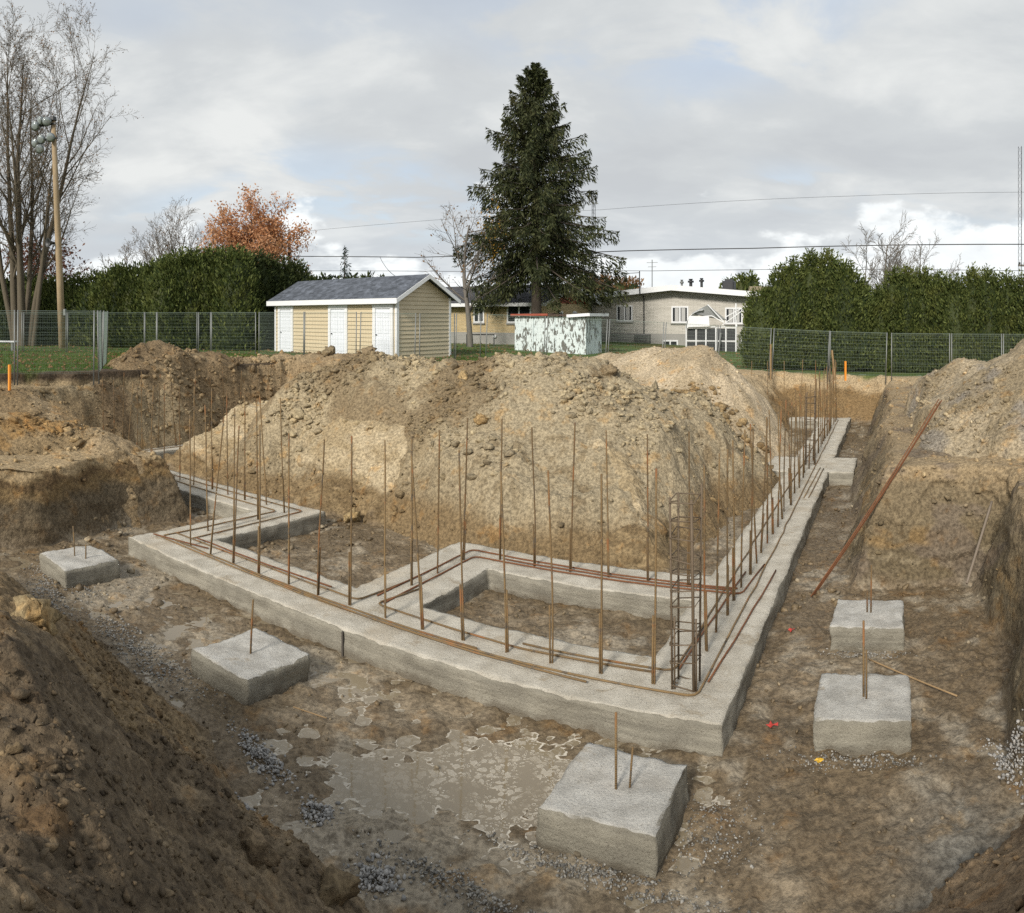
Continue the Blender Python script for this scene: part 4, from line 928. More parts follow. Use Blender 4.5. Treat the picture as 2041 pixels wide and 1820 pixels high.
window(gh, 2.25, 1.80, 1.12, 1.05, 0.0, curtain=True); window(gh, 6.0, 1.72, 1.12, 1.05, 0.0, curtain=True); window(gh, 9.5, 1.66, 1.12, 1.02, 0.0, curtain=True); window(gh, 5.4, 0.0, 1.05, 0.62, -0.035, sill=False)
ac = MB(); ac.box(3.62, 4.62, -0.45, -0.04, 0.42, 1.0, 0.03); q = ac.build('air_conditioner', simple('ac_grey', (0.17, 0.17, 0.16), 0.6), gh)
for i in range(7): b = MB(); b.box(3.66, 4.58, -0.462, -0.452, 0.47 + i * 0.07, 0.50 + i * 0.07); b.build('louvre', DARK, q)
b = MB(); b.tube([(4.15, -0.06, 1.0), (4.15, -0.06, 3.4), (4.15, -0.9, 3.55), (4.15, -0.9, 5.0)], 0.035, 6); b.build('service_mast', DARK, gh)
b = MB(); b.tube([(0.9, -0.05, 0.9), (2.4, -0.05, 0.92), (2.4, -0.05, 0.35)], 0.02, 6); b.build('conduit', GALV, gh)
for (x, r_, h_, y_) in ((6.1, 0.07, 0.75, 2.0), (6.55, 0.11, 0.85, 2.6), (7.4, 0.09, 0.95, 2.2)):
    b = MB(); b.lathe([(r_, 0), (r_, h_ - 0.25), (r_ * 1.9, h_ - 0.24), (r_ * 1.9, h_ - 0.12), (r_ * 0.8, h_ - 0.1), (r_ * 1.5, h_)], 10, (x, y_, zp - 0.05 - abs(x - pk) * 0.09)); b.build('roof_vent', DARK if x > 6.3 else GALV, gh)
b = MB(); b.box(8.6, 9.4, 3.0, 3.8, 3.5, 4.5, 0.08).box(8.75, 9.25, 3.15, 3.65, 4.5, 4.62); b.build('chimney', DARK, gh)
b = MB(); b.box(10.2, 11.6, 4.0, 5.0, 3.4, 4.15, 0.05); b.build('rooftop_unit', simple('roof_unit', (0.24, 0.2, 0.13), 0.7), gh)
b = MB(); b.tube([(13.2, 2.5, 3.1), (13.2, 2.5, 5.2)], 0.04, 6); b.build('vent_pipe', GALV, gh)
b = MB(); b.tube([(3.3, 4.2, 3.2), (3.3, 4.2, 6.1)], 0.03, 5).bar((2.9, 4.2, 5.9), (3.7, 4.2, 5.9), 0.03).bar((3.0, 4.2, 5.6), (3.6, 4.2, 5.6), 0.03); b.build('roof_aerial', GALV, gh)
# ---- yellow brick house, long wall towards the site, red gable at its right end
yx, yy, _ = at(1075, 43.0); L2, D2 = 12.5, 7.2
yh = empty('yellow_brick_house', (yx - 0.875 * L2, yy + 0.485 * L2, 2.15), ang); tag(yh, 'yellow brick bungalow with dark roof and red gable behind the big spruce', 'house')
E2, A2 = 2.52, 3.55
b = MB(); b.box(0, L2, 0, D2, -0.3, E2); b.build('wall', BRICKY, yh)
b = MB(); b.prism([(L2 - 0.02, 0.0, E2), (L2 - 0.02, D2, E2), (L2 - 0.02, D2 / 2, A2)], (0.04, 0, 0)); b.build('gable', REDGABLE, yh)
b = MB(); b.box(-0.03, L2 + 0.03, -0.03, -0.001, -0.3, 0.78); b.build('foundation', PARGE, yh)
p2 = (A2 - E2) / (D2 / 2)
for sg in (-1, 1):
    y0 = -0.6 if sg < 0 else D2 + 0.6; z0 = E2 - 0.6 * p2 + 0.04; b = MB(); pts = [(-0.6, y0, z0), (L2 + 0.75, y0, z0), (L2 + 0.75, D2 / 2, A2 + 0.04), (-0.6, D2 / 2, A2 + 0.04)]
    b.add(pts + [(p[0], p[1], p[2] + 0.12) for p in pts], [(0, 1, 2, 3), (7, 6, 5, 4), (0, 4, 5, 1), (1, 5, 6, 2), (2, 6, 7, 3), (3, 7, 4, 0)]); b.build('roof', SHINGD, yh)
    b = MB(); b.bar((L2 + 0.765, y0, z0 + 0.04), (L2 + 0.765, D2 / 2, A2 + 0.06), 0.03, 0.22); b.build('barge_board', WHITE, yh)
b = MB(); b.box(-0.6, L2 + 0.75, -0.64, -0.602, E2 - 0.6 * p2 - 0.04, E2 - 0.6 * p2 + 0.16); b.build('fascia', WHITE, yh)
for (x, w, h) in ((4.9, 1.15, 1.0), (8.1, 0.75, 0.95), (10.4, 1.6, 1.05)): window(yh, x, 1.35, w, h, 0.0)
window(yh, 2.6, 1.55, 0.5, 0.5, L2, False, ax='y'); window(yh, 4.6, 1.55, 0.5, 0.5, L2, False, ax='y'); window(yh, 5.6, 0.05, 0.75, 0.5, -0.03, False, sill=False)
b = MB(); b.lathe([(0.09, 0), (0.12, 0.04), (0.05, 0.09)], 10, (9.6, -0.14, 0.55), 'y'); b.build('dryer_vent', WHITE, yh)
b = MB(); b.box(7.2, 7.8, 4.2, 4.8, 3.3, 4.3, 0.03); b.build('chimney', PARGE, yh)
# ---- old peeling shed
ox, oy, _ = at(1026, 37.0); old = empty('old_shed', (ox, oy, 1.85), ang); tag(old, 'old low flat-roofed shed with peeling pale blue-white paint', 'shed')
b = MB(); b.box(0, 3.8, 0, 1.95, -0.1, 2.02); b.build('wall', PEEL, old)
b = MB(); b.box(-0.12, 4.05, -0.18, 2.2, 2.06, 2.13); q = b.build('roof', simple('rotten_roof', (0.075, 0.05, 0.038), 0.9, 0.4, 9, bump=0.03, bscale=9), old)
b = MB(); b.bar((-0.12, -0.20, 2.10), (1.9, -0.20, 2.12), 0.04, 0.10); b.build('roof_edge_board', simple('faded_red', (0.30, 0.07, 0.04), 0.8, 0.3), old)
b = MB(); b.bar((2.9, -0.20, 2.05), (4.05, -0.20, 2.12), 0.04, 0.14).bar((4.07, -0.22, 2.11), (4.07, 2.2, 2.11), 0.04, 0.14); b.build('roof_edge_trim', WHITE, old)
for i in range(26):
    x = random.uniform(-0.1, 3.9); y = random.uniform(-0.15, 2.0); b = MB(); b.bar((x, y, 2.15), (x + random.uniform(.1, .35), y + random.uniform(-.1, .1), 2.15 + random.uniform(.0, .05)), random.uniform(.08, .22), 0.015); b.build('roof_shred', q.data.materials[0], q)
for xb in (1.05, 2.2): b = MB(); b.bar((xb, -0.02, -0.1), (xb, -0.02, 2.0), 0.05, 0.012); b.build('batten', PEEL, old)
# ---- collapsed white garden shelter in front of the grey house
cx_, cy_, _ = at(1368, 44.5); sh = empty('broken_shelter', (cx_, cy_, 1.62), ang); tag(sh, 'collapsed white garden shelter with dark screen panes and torn canopy', 'shelter')
pw = 0.60; SCREEN = simple('dark_screen', (0.03, 0.032, 0.035), 0.45)
for i in range(6):
    b = MB(); b.bar((i * pw, 0, 0), (i * pw, 0, 1.62 + (0.0 if i < 5 else 1.4)), 0.07); b.build('post', WHITE, sh)
for z in (0.03, 0.82, 1.60):
    for i in range(5): b = MB(); b.bar((i * pw + 0.036, 0, z), ((i + 1) * pw - 0.036, 0, z + (0.06 if z > 1 and i in (2, 3) else 0)), 0.055); b.build('rail', WHITE, sh)
for i in range(5):
    for z in (0.07, 0.87): b = MB(); b.box(i * pw + 0.05, (i + 1) * pw - 0.05, 0.03, 0.04, z, z + 0.68); b.build('screen_pane', SCREEN, sh)
b = MB(); n = 9
for (y0, y1) in ((-0.05, -0.02),):
    P = [(0.02 + 1.35 * (1 - math.cos(i / (n - 1) * 1.35)), 1.6 + 1.05 * math.sin(i / (n - 1) * 1.5)) for i in range(n)]
v = []; f = []
for (x, z) in P: v += [(x, -0.25, z), (x + 0.05, 1.3, z + 0.02), (x + .015, -0.25, z - .02), (x + .065, 1.3, z)]
for i in range(n - 1):
    a = i * 4; c = a + 4; f += [(a, c, c + 1, a + 1), (a + 2, a + 3, c + 3, c + 2), (a, a + 2, c + 2, c), (a + 1, c + 1, c + 3, a + 3)]
b.add(v, f).build('canopy', WHITE, sh)
b = MB(); b.add([(0.1, -0.3, 1.62), (1.5, -0.35, 1.70), (1.45, -0.3, 2.25), (0.25, -0.28, 2.30), (0.1, -0.27, 1.62), (1.5, -0.32, 1.70), (1.45, -0.27, 2.25), (0.25, -0.25, 2.30)], [(0, 1, 2, 3), (7, 6, 5, 4), (0, 4, 5, 1), (1, 5, 6, 2), (2, 6, 7, 3), (3, 7, 4, 0)]); b.build('torn_panel', WHITE, sh)
b = MB(); b.add([(0.35, -0.1, 2.45), (1.35, -0.15, 2.95), (2.35, 0.4, 2.05), (1.3, 0.9, 2.2), (0.35, -0.1, 2.42), (1.35, -0.15, 2.92), (2.35, 0.4, 2.02), (1.3, 0.9, 2.17)], [(0, 1, 2, 3), (7, 6, 5, 4), (0, 4, 5, 1), (1, 5, 6, 2), (2, 6, 7, 3), (3, 7, 4, 0)]); b.build('folded_roof_sheet', simple('sheet_grey', (0.33, 0.34, 0.34), 0.5), sh)
for (p, q_) in (((1.35, -0.2, 2.95), (2.3, -0.1, 1.95)), ((2.2, -0.1, 1.75), (4.0, -0.2, 3.0)), ((2.3, 0.2, 2.2), (3.9, 0.1, 3.05)), ((3.0, -0.2, 2.3), (3.1, -0.2, 1.65)), ((3.95, 0, 3.0), (3.9, 0, 1.7)), ((0.5, -0.2, 2.2), (1.6, -0.2, 2.3)), ((1.6, -0.2, 2.3), (2.3, -0.1, 1.9))):
    b = MB(); b.bar(p, q_, 0.05); b.build('bent_frame', WHITE, sh)
for i in range(4): b = MB(); b.bar((3.6 + 0.14 * i, -0.4, 0), (3.25 + 0.12 * i, -0.1, 1.25), 0.05); b.build('leaning_slat', WHITE, sh)
b = MB(); b.bar((2.05, -0.5, 0), (2.15, -0.15, 1.3), 0.06); b.build('loose_post', GALV, sh)

# ================================================================== SITE FENCE: welded mesh panels, each a thing of its own
def gr_(p): return float(grade(UV(*p[:2])[0]))
def wire_bits(L, H):
    b = MB(); r = 0.0022
    for i in range(1, int(L / 0.062)):
        x = L * i / int(L / 0.062); b.tube([(x, 0, 0.05), (x, 0, H - 0.03)], r, 3, False)
    for k in range(13):
        z = 0.08 + (H - 0.14) * k / 12; b.tube([(0, 0.006, z), (L, 0.006, z)], r, 3, False)
        if k in (0, 4, 8, 12): b.tube([(0, 0.006, z - 0.05 if k else z + 0.05), (L, 0.006, z - 0.05 if k else z + 0.05)], r, 3, False)
    return b
def panel(pa, pb, label, H=1.83, leanx=0.0, za=None, zb=None):
    a = Vector((pa[0], pa[1], gr_(pa))); b_ = Vector((pb[0], pb[1], gr_(pb))); d = b_ - a; L = d.length
    root = empty('fence_panel', a); root.rotation_euler = (leanx, -math.asin(d.z / L), math.atan2(d.y, d.x)); tag(root, label, 'fence panel', 'site fence panels')
    for x in (0.0, L - 0.03):
        m = MB(); m.tube([(x, 0, -0.25), (x, 0, H)], 0.021, 8); m.build('post', GALV, root, True)
    m = MB(); m.tube([(0, 0, H - 0.02), (L - 0.03, 0, H - 0.02)], 0.007, 5); m.build('top_rail', WIRE, root)
    o = wire_bits(L - 0.03, H).build('wire_mesh', WIRE, root); tag(o, kind='stuff')
    return root
def fp(px, r): return at(px, r)[:2]
fl = [(fp(-130, 20.5), fp(31, 20.8), 'mesh fence panel at the extreme left edge, nearest lawn'), (fp(35, 20.8), fp(189, 21.0), 'mesh fence panel on the lawn in front of the light pole', ),
      (fp(197, 21.2), fp(203, 23.4), 'mesh fence panel seen edge-on beside the topsoil heap'), (fp(204, 23.6), fp(212, 26.0), 'second edge-on mesh panel behind the topsoil heap'),
      (fp(-60, 35.0), fp(45, 34.5), 'far mesh panel behind the bare maple trunk'), (fp(47, 34.5), fp(133, 34.0), 'far mesh panel directly behind the light pole'), (fp(135, 34.0), fp(215, 33.6), 'far mesh panel right of the light pole'),
      (fp(205, 33.4), fp(289, 33.2), 'far mesh panel above the left end of the topsoil heap'), (fp(313, 33.0), fp(394, 32.8), 'far mesh panel above the peak of the topsoil heap'),
      (fp(289, 33.3), fp(313, 33.1), 'narrow mesh panel where two far panels overlap'),
      (fp(396, 32.8), fp(421, 32.7), 'narrow mesh panel left of the dark cedar'), (fp(422, 32.7), fp(511, 32.0), 'far mesh panel in front of the dark cedar'), (fp(516, 31.8), fp(606, 29.0), 'mesh panel crossing the leftmost shed door'),
      (fp(607, 29.0), fp(711, 28.2), 'mesh panel in front of the middle shed door'), (fp(717, 28.0), fp(828, 27.6), 'mesh panel in front of the right shed door'), (fp(836, 27.5), fp(906, 29.6), 'mesh panel across the shed gable end'),
      (fp(908, 30.2), fp(958, 31.0), 'mesh panel right of the shed'), (fp(968, 31.0), fp(1085, 30.5), 'mesh panel in front of the small bare tree'), (fp(1088, 30.5), fp(1208, 30.5), 'mesh panel in front of the old peeling shed'),
      (fp(1211, 31), fp(1320, 31), 'mesh panel below the left window of the grey house'), (fp(1323, 31), fp(1428, 31), 'mesh panel left of the collapsed shelter'), (fp(1431, 31), fp(1534, 30.8), 'mesh panel in front of the collapsed shelter'),
      (fp(1539, 30.6), fp(1651, 30.4), 'mesh panel at the left end of the right cedars'), (fp(1653, 30.4), fp(1767, 30.2), 'mesh panel behind the orange survey stake on the right'),
      (fp(1777, 30.0), fp(1894, 29.6), 'mesh panel below the second group of cedars'), (fp(1897, 29.4), fp(1998, 29.0), 'mesh panel beyond the clay heap'), (fp(2000, 29.0), fp(2110, 28.5), 'mesh panel at the extreme right edge')]
for i, (a, b, lab) in enumerate(fl): panel(a, b, lab, leanx=random.uniform(-.025, .025))

# ================================================================== POLES AND WIRES
def tubes(name, pts, r, mat, parent=None, n=8): b = MB(); b.tube(pts, r, n); return b.build(name, mat, parent, True)
px_, py_, _ = at(125, 38); lp = empty('light_pole', (px_, py_, 2.2)); tag(lp, 'tall wooden sports light pole with a cluster of floodlights and a loudspeaker', 'pole')
topz = EYE + (HZ - 238) / FPX * 38 - 2.2; lean = at(106, 38)
dxl, dyl = lean[0] - px_, lean[1] - py_
tubes('post', [(0, 0, -0.4), (dxl * 0.3, dyl * .3, topz * .3), (dxl * .65, dyl * .65, topz * .65), (dxl, dyl, topz)], [0.19, 0.175, 0.15, 0.12], POLEW, lp, 12)
LAMPG = simple('lamp_glass', (0.30, 0.33, 0.33), 0.10, 0.1, 3, 0.3); LAMPM = simple('lamp_metal', (0.22, 0.24, 0.235), 0.35, 0.1, 6, 0.7)
for z in (topz - 0.25, topz - 1.0): b = MB(); b.bar((dxl - 0.95, dyl - .1, z), (dxl + 0.25, dyl - .1, z), 0.09); b.build('crossarm', DARK, lp)
for i, (ox_, oz_) in enumerate(((-0.85, -0.25), (-0.52, -0.02), (-0.2, -0.12), (-0.85, -1.12), (-0.5, -0.98), (-0.62, -1.45), (0.05, -0.95))):
    b = MB(); b.lathe([(0.08, 0.22), (0.14, 0.12), (0.22, -0.05), (0.24, -0.16), (0.21, -0.17)], 14, (0, 0, 0), 'y')
    o = b.build('floodlight', LAMPM, lp, True); o.location = (dxl + ox_, dyl - 0.25, topz + oz_); o.rotation_euler = (R(18), 0, R(random.uniform(-40, 35)))
    g_ = MB(); g_.lathe([(0.215, -0.172), (0.14, -0.20), (0.02, -0.215)], 14, (0, 0, 0), 'y'); g_.build('lens', LAMPG, o, True)
b = MB(); b.box(dxl - 0.14, dxl + 0.16, dyl - 0.2, dyl + 0.1, topz - 0.1, topz + 0.12, 0.03); b.build('pole_cap', DARK, lp)
sz = EYE + (HZ - 484) / FPX * 38 - 2.2
b = MB(); b.lathe([(0.05, 0.30), (0.09, 0.12), (0.17, -0.05), (0.25, -0.13), (0.22, -0.13), (0.12, 0.0), (0.06, 0.08)], 14, (0, 0, 0), 'y'); o = b.build('loudspeaker', DARK, lp, True); o.location = (dxl * .4 - 0.38, dyl * .4 - 0.25, sz); o.rotation_euler = (0, 0, R(-25))
b = MB(); b.box(0.16, 0.3, -0.22, -0.05, 1.72, 2.05, 0.02); b.build('junction_box', GALV, lp)
def pole(px, r, ytop, label, rad=0.13, name='utility_pole', arms=()):
    x, y, _ = at(px, r); z0 = gz(x, y); zt = EYE + (HZ - ytop) / FPX * r; root = empty(name, (x, y, z0)); tag(root, label, 'pole')
    tubes('post', [(0, 0, -0.4), (0, 0, zt - z0)], [rad, rad * 0.75], BARKG, root, 9)
    for (z, w) in arms: b = MB(); b.bar((-w, 0, zt - z0 - z), (w, 0, zt - z0 - z), 0.10, 0.12); b.build('crossarm', BARKG, root)
    for (z, w) in arms:
        for q in (-w * .9, -w * .45, w * .9): b = MB(); b.lathe([(0.03, 0), (0.06, 0.05), (0.05, 0.14)], 8, (q, 0, zt - z0 - z + 0.06)); b.build('insulator', DARK, root)
    return Vector((x, y, zt))
pole(577, 62, 462, 'grey utility pole standing beside the orange maple', 0.16)
pole(2052, 48, 330, 'utility pole at the far right edge with crossarm', 0.15, arms=((6.4, 0.9),))
# lattice aerial mast by the spruce, another at the right edge
def mast(px, r, ytop, label, w=0.11):
    x, y, _ = at(px, r); z0 = gz(x, y); h = EYE + (HZ - ytop) / FPX * r - z0; root = empty('aerial_mast', (x, y, z0)); tag(root, label, 'mast'); c = [(w * math.cos(a), w * math.sin(a)) for a in (0.3, 2.4, 4.5)]
    for q in c: tubes('mast_leg', [(q[0], q[1], 0), (q[0], q[1], h)], 0.014, DARK, root, 5)
    b = MB(); n = int(h / 0.4)
    for k in range(n):
        for i in range(3): p, q = c[i], c[(i + 1) % 3]; b.tube([(p[0], p[1], h * k / n), (q[0], q[1], h * (k + 1) / n)], 0.007, 3, False)
    b.build('bracing', DARK, root)
mast(1183, 44.0, 388, 'thin lattice aerial mast rising beside the big spruce')
mast(2034, 46.0, 292, 'lattice aerial mast at the right edge above the cedars', 0.13)
def cable(name, label, pts, r, group='overhead wires'):
    b = MB(); P = [Vector(p) for p in pts]; out = []
    for a, c in zip(P[:-1], P[1:]):
        n = 14
        for k in range(n): out.append(a.lerp(c, k / n))
    out.append(P[-1]); b.tube(out, r, 5); return tag(b.build(name, CABLE, None, True), label, 'wire', group)
def sag(pa, pb, drop, n=20):
    a = Vector(pa); b = Vector(pb); return [a.lerp(b, k / n) - Vector((0, 0, drop * 4 * (k / n) * (1 - k / n))) for k in range(n + 1)]
cable('overhead_wire', 'topmost thin overhead wire crossing behind the spruce', [sight(577, 464, 62), sight(835, 441, 58), sight(1200, 418, 54), sight(1690, 391, 50), sight(2052, 383, 48)], 0.010)
cable('overhead_wire', 'thick bundled overhead cable, middle of the three', [sight(577, 511, 62), sight(830, 513, 58), sight(1080, 507, 55), sight(1250, 500, 53), sight(1500, 495, 51), sight(1750, 489, 49.5), sight(2052, 487, 48)], 0.034)
cable('overhead_wire', 'lowest overhead wire just above the house roofs', [sight(577, 540, 62), sight(900, 541, 57), sight(1300, 540, 53), sight(1700, 537, 50), sight(2052, 540, 48)], 0.018)
q = Vector(gh.matrix_world @ Vector((0, 0, 0))); ca = math.cos(ang); sa = math.sin(ang)
mtop = Vector((hx + 4.15 * ca + 0.9 * sa, hy + 4.15 * sa - 0.9 * ca, hzg + 4.9)); cable('service_drop', 'slack service cable from the spruce side to the grey house mast', sag(sight(1085, 507, 55), mtop, 0.5), 0.02)
cable('service_drop', 'cable dropping from the middle wire to the tan shed roof', sag(sight(757, 512, 59), sight(800, 556, 40), 0.3), 0.018)

# ================================================================== TREES
class Leaves:
    def __init__(s): s.p = []; s.s = []
def leaf_quads(name, P, size, mat, parent, rng, up=0.0, aspect=0.55, axis=None):
    n = len(P); a = rng.normal(size=(n, 3)) if axis is None else axis + rng.normal(0, 0.25, (n, 3)); a[:, 2] += up; a /= np.linalg.norm(a, axis=1)[:, None]
    b = np.cross(a, rng.normal(size=(n, 3))); b /= np.linalg.norm(b, axis=1)[:, None]
    s = (np.asarray(size) * rng.uniform(0.6, 1.3, n))[:, None]
    V = np.stack([P - a * s, P + b * s * aspect - a * s * 0.1, P + a * s, P - b * s * aspect - a * s * 0.1], 1).reshape(-1, 3)
    me = np_mesh(name, V, np.arange(4 * n).reshape(-1, 4)); return link(name, me, mat, parent)
class TreeGen:
    def __init__(s, seed): s.r = random.Random(seed); s.big = MB(); s.small = MB(); s.tips = []
    def branch(s, p, d, L, rad, lv, maxlv, par):
        r = s.r; n = max(3, int(4 + L * par.get('seg', 0.8))) if lv < 3 else 2; pts = [p.copy()]; rr = [rad]; dirs = [d]; end = rad * par['taper'][min(lv, len(par['taper']) - 1)]
        wob = par['wob'][min(lv, len(par['wob']) - 1)]; upw = par['up'][min(lv, len(par['up']) - 1)]
        for i in range(n):
            d = (d + Vector((r.gauss(0, wob), r.gauss(0, wob), r.gauss(0, wob) + upw))).normalized(); p = p + d * (L / n); pts.append(p.copy()); rr.append(rad + (end - rad) * (i + 1) / n); dirs.append(d)
        sides = (8, 6, 5, 4, 3, 3)[min(lv, 5)]
        (s.big if lv <= 1 else s.small).tube(pts, rr, sides, False)
        if lv >= maxlv - 1: s.tips += pts[1:]
        if lv >= maxlv: return
        nc = par['kids'][min(lv, len(par['kids']) - 1)]; lo = par['from'][min(lv, len(par['from']) - 1)]
        for i in range(nc):
            t = lo + (1 - lo) * (i + r.random() * 0.9) / nc; t = min(t, 0.98); k = int(t * n); q = pts[k].lerp(pts[min(k + 1, n)], t * n - k); dd = dirs[min(k + 1, n)]
            an = R(r.gauss(par['ang'][min(lv, len(par['ang']) - 1)], 8)); az = r.uniform(0, 6.283)
            ref = Vector((0, 0, 1)) if abs(dd.z) < 0.95 else Vector((1, 0, 0)); x = dd.cross(ref).normalized(); y = dd.cross(x)
            nd = (dd * math.cos(an) + (x * math.cos(az) + y * math.sin(az)) * math.sin(an)).normalized()
            f = par['len'][min(lv, len(par['len']) - 1)]; s.branch(q, nd, L * f * r.uniform(0.7, 1.15) * (1.15 - 0.55 * t), max(par['rmin'], rr[k] * par['rad'][min(lv, len(par['rad']) - 1)]), lv + 1, maxlv, par)
def bare_tree(name, label, px, r, H, stems, seed, par, mat=BARK, levels=4, leaves=None, z0=None, cat='tree', group=None):
    x, y, _ = at(px, r); z = gz(x, y) if z0 is None else z0; root = empty(name, (x, y, z)); tag(root, label, cat, group); T = TreeGen(seed)
    for (ox_, oy_, az, tilt, L, rad) in stems:
        d = Vector((math.sin(R(tilt)) * math.cos(R(az)), math.sin(R(tilt)) * math.sin(R(az)), math.cos(R(tilt)))); T.branch(Vector((ox_, oy_, -0.2)), d, L * H, rad, 0, levels, par)
    T.big.build('trunk', mat, root, True); cr = T.small.build('crown', mat, root)
    if leaves:
        m, n, size, spread = leaves; rng = np.random.default_rng(seed); tp = np.array([p[:] for p in T.tips]); idx = rng.integers(0, len(tp), n); P = tp[idx] + rng.normal(0, spread, (n, 3)); leaf_quads('leaves', P, size, m, cr, rng)
    return root
PAR = dict(taper=(0.25, 0.25, 0.3, 0.4, 0.5), wob=(0.05, 0.08, 0.10, 0.12, 0.14), up=(0.03, 0.05, 0.04, 0.03, 0.02), kids=(11, 8, 6, 4), len=(0.45, 0.48, 0.5, 0.55), ang=(38, 40, 42, 45), rad=(0.45, 0.5, 0.55, 0.6), rmin=0.007)
PAR['from'] = (0.28, 0.2, 0.2, 0.2)
big = dict(PAR); big['kids'] = (12, 8, 6, 3); big['len'] = (0.36, 0.50, 0.5, 0.55); big['from'] = (0.22, 0.15, 0.2, 0.2); big['rmin'] = 0.008; big['wob'] = (0.028, 0.07, 0.10, 0.12); big['ang'] = (34, 36, 40, 42); big['taper'] = (0.06, 0.2, 0.3, 0.4, 0.5)
bare_tree('bare_maple', 'tall bare multi-stemmed maple at the left edge behind the light pole', 45, 42, 17.6,
     [(0.0, 0, 10, 3, 0.96, 0.27), (0.4, 0.1, 0, 6, 0.93, 0.22), (-0.4, 0, 180, 5, 0.96, 0.24), (-0.7, 0.2, 170, 9, 0.9, 0.2), (0.2, -.2, -60, 4, 0.9, 0.19), (-.1, .3, 100, 6, .92, .19), (0.65, 0.1, 8, 8, 0.8, 0.15)], 5, big, BARK, 4, (DRYLEAF, 4500, 0.055, 0.12))
P3 = dict(PAR); P3['kids'] = (14, 7, 5, 3); P3['from'] = (0.22, 0.15, 0.2, 0.2); P3['len'] = (0.62, 0.5, 0.5, 0.5); P3['ang'] = (52, 40, 40, 40); P3['rmin'] = 0.009
bare_tree('small_bare_tree', 'small bare tree with a few yellow leaves between the tan shed and the spruce', 938, 40.5, 7.6, [(0, 0, 0, 1, 0.92, 0.17)], 12, P3, BARKG, 3, (DRYLEAF, 420, 0.07, 0.1))
x, y, _ = at(985, 40.5); rng = np.random.default_rng(3); gp = np.stack([x + rng.normal(0, 0.42, 330), y + rng.normal(0, 0.5, 330), 8.2 + rng.normal(0, 0.85, 330)], 1)
st = [o for o in COL.objects if o.name.startswith('small_bare_tree')][0]; cr = [c for c in st.children if c.name.startswith('crown')][0]
leaf_quads('yellow_leaves', gp - np.array([st.location[:]]), 0.085, GOLD, cr, rng)
P4 = dict(PAR); P4['kids'] = (13, 8, 5, 3); P4['from'] = (0.18, 0.15, 0.15, 0.2); P4['len'] = (0.60, 0.5, 0.5, 0.5); P4['ang'] = (46, 40, 40, 40); P4['rmin'] = 0.012
bare_tree('orange_maple', 'rounded maple in orange autumn leaf behind the left hedge', 492, 60, 10.2, [(0, 0, 0, 2, 0.86, 0.26), (0.3, 0, 20, 14, 0.8, 0.2), (-0.3, 0, 170, 16, 0.8, 0.2)], 21, P4, BARKD, 3, (MAPLE, 22000, 0.11, 0.28))
P5 = dict(PAR); P5['kids'] = (12, 7, 5, 3); P5['from'] = (0.2, 0.15, 0.15, 0.2); P5['ang'] = (34, 34, 36, 40); P5['len'] = (0.55, 0.5, 0.5, 0.5); P5['rmin'] = 0.014
for (px, r, H, sd, lab) in ((290, 66, 8.9, 31, 'leafless pinkish tree behind the hedge, left of the grey pair'), (335, 68, 10.4, 32, 'tall leafless grey tree behind the left hedge'), (375, 66, 10.6, 33, 'leafless grey tree just left of the orange maple'),
                            (225, 62, 6.0, 34, 'low bare bush tree above the left end of the hedge')):
    bare_tree('leafless_tree', lab, px, r, H, [(0, 0, 0, 3, 0.9, 0.16), (0.2, 0, 20, 15, 0.8, 0.12), (-0.2, 0, 190, 15, 0.8, 0.12)], sd, P5, BARKG, 3, (DRYLEAF, 500, 0.07, 0.1), group='leafless trees behind the hedges')
for (px, r, H, sd, lab) in ((1752, 46, 7.6, 41, 'leafless tree rising between the two right cedar groups'), (1822, 52, 6.9, 42, 'fainter leafless tree above the second cedar group'), (1790, 54, 6.4, 43, 'small leafless tree behind the right cedars')):
    bare_tree('leafless_tree', lab, px, r, H, [(0, 0, 0, 3, 0.92, 0.15), (0.2, 0, 20, 13, 0.8, 0.11), (-0.2, 0, 190, 14, 0.8, 0.11)], sd, P5, BARKG, 3, None, group='leafless trees behind the hedges')
bare_tree('russet_tree', 'dark russet leafed tree behind the bare maple at the left edge', 62, 56, 7.4, [(0, 0, 0, 3, 0.8, 0.16), (0.2, 0, 20, 18, 0.8, 0.12), (-0.2, 0, 190, 18, 0.8, 0.12)], 51, P4, BARKD, 3, (RUSTLEAF, 3200, 0.13, 0.3))

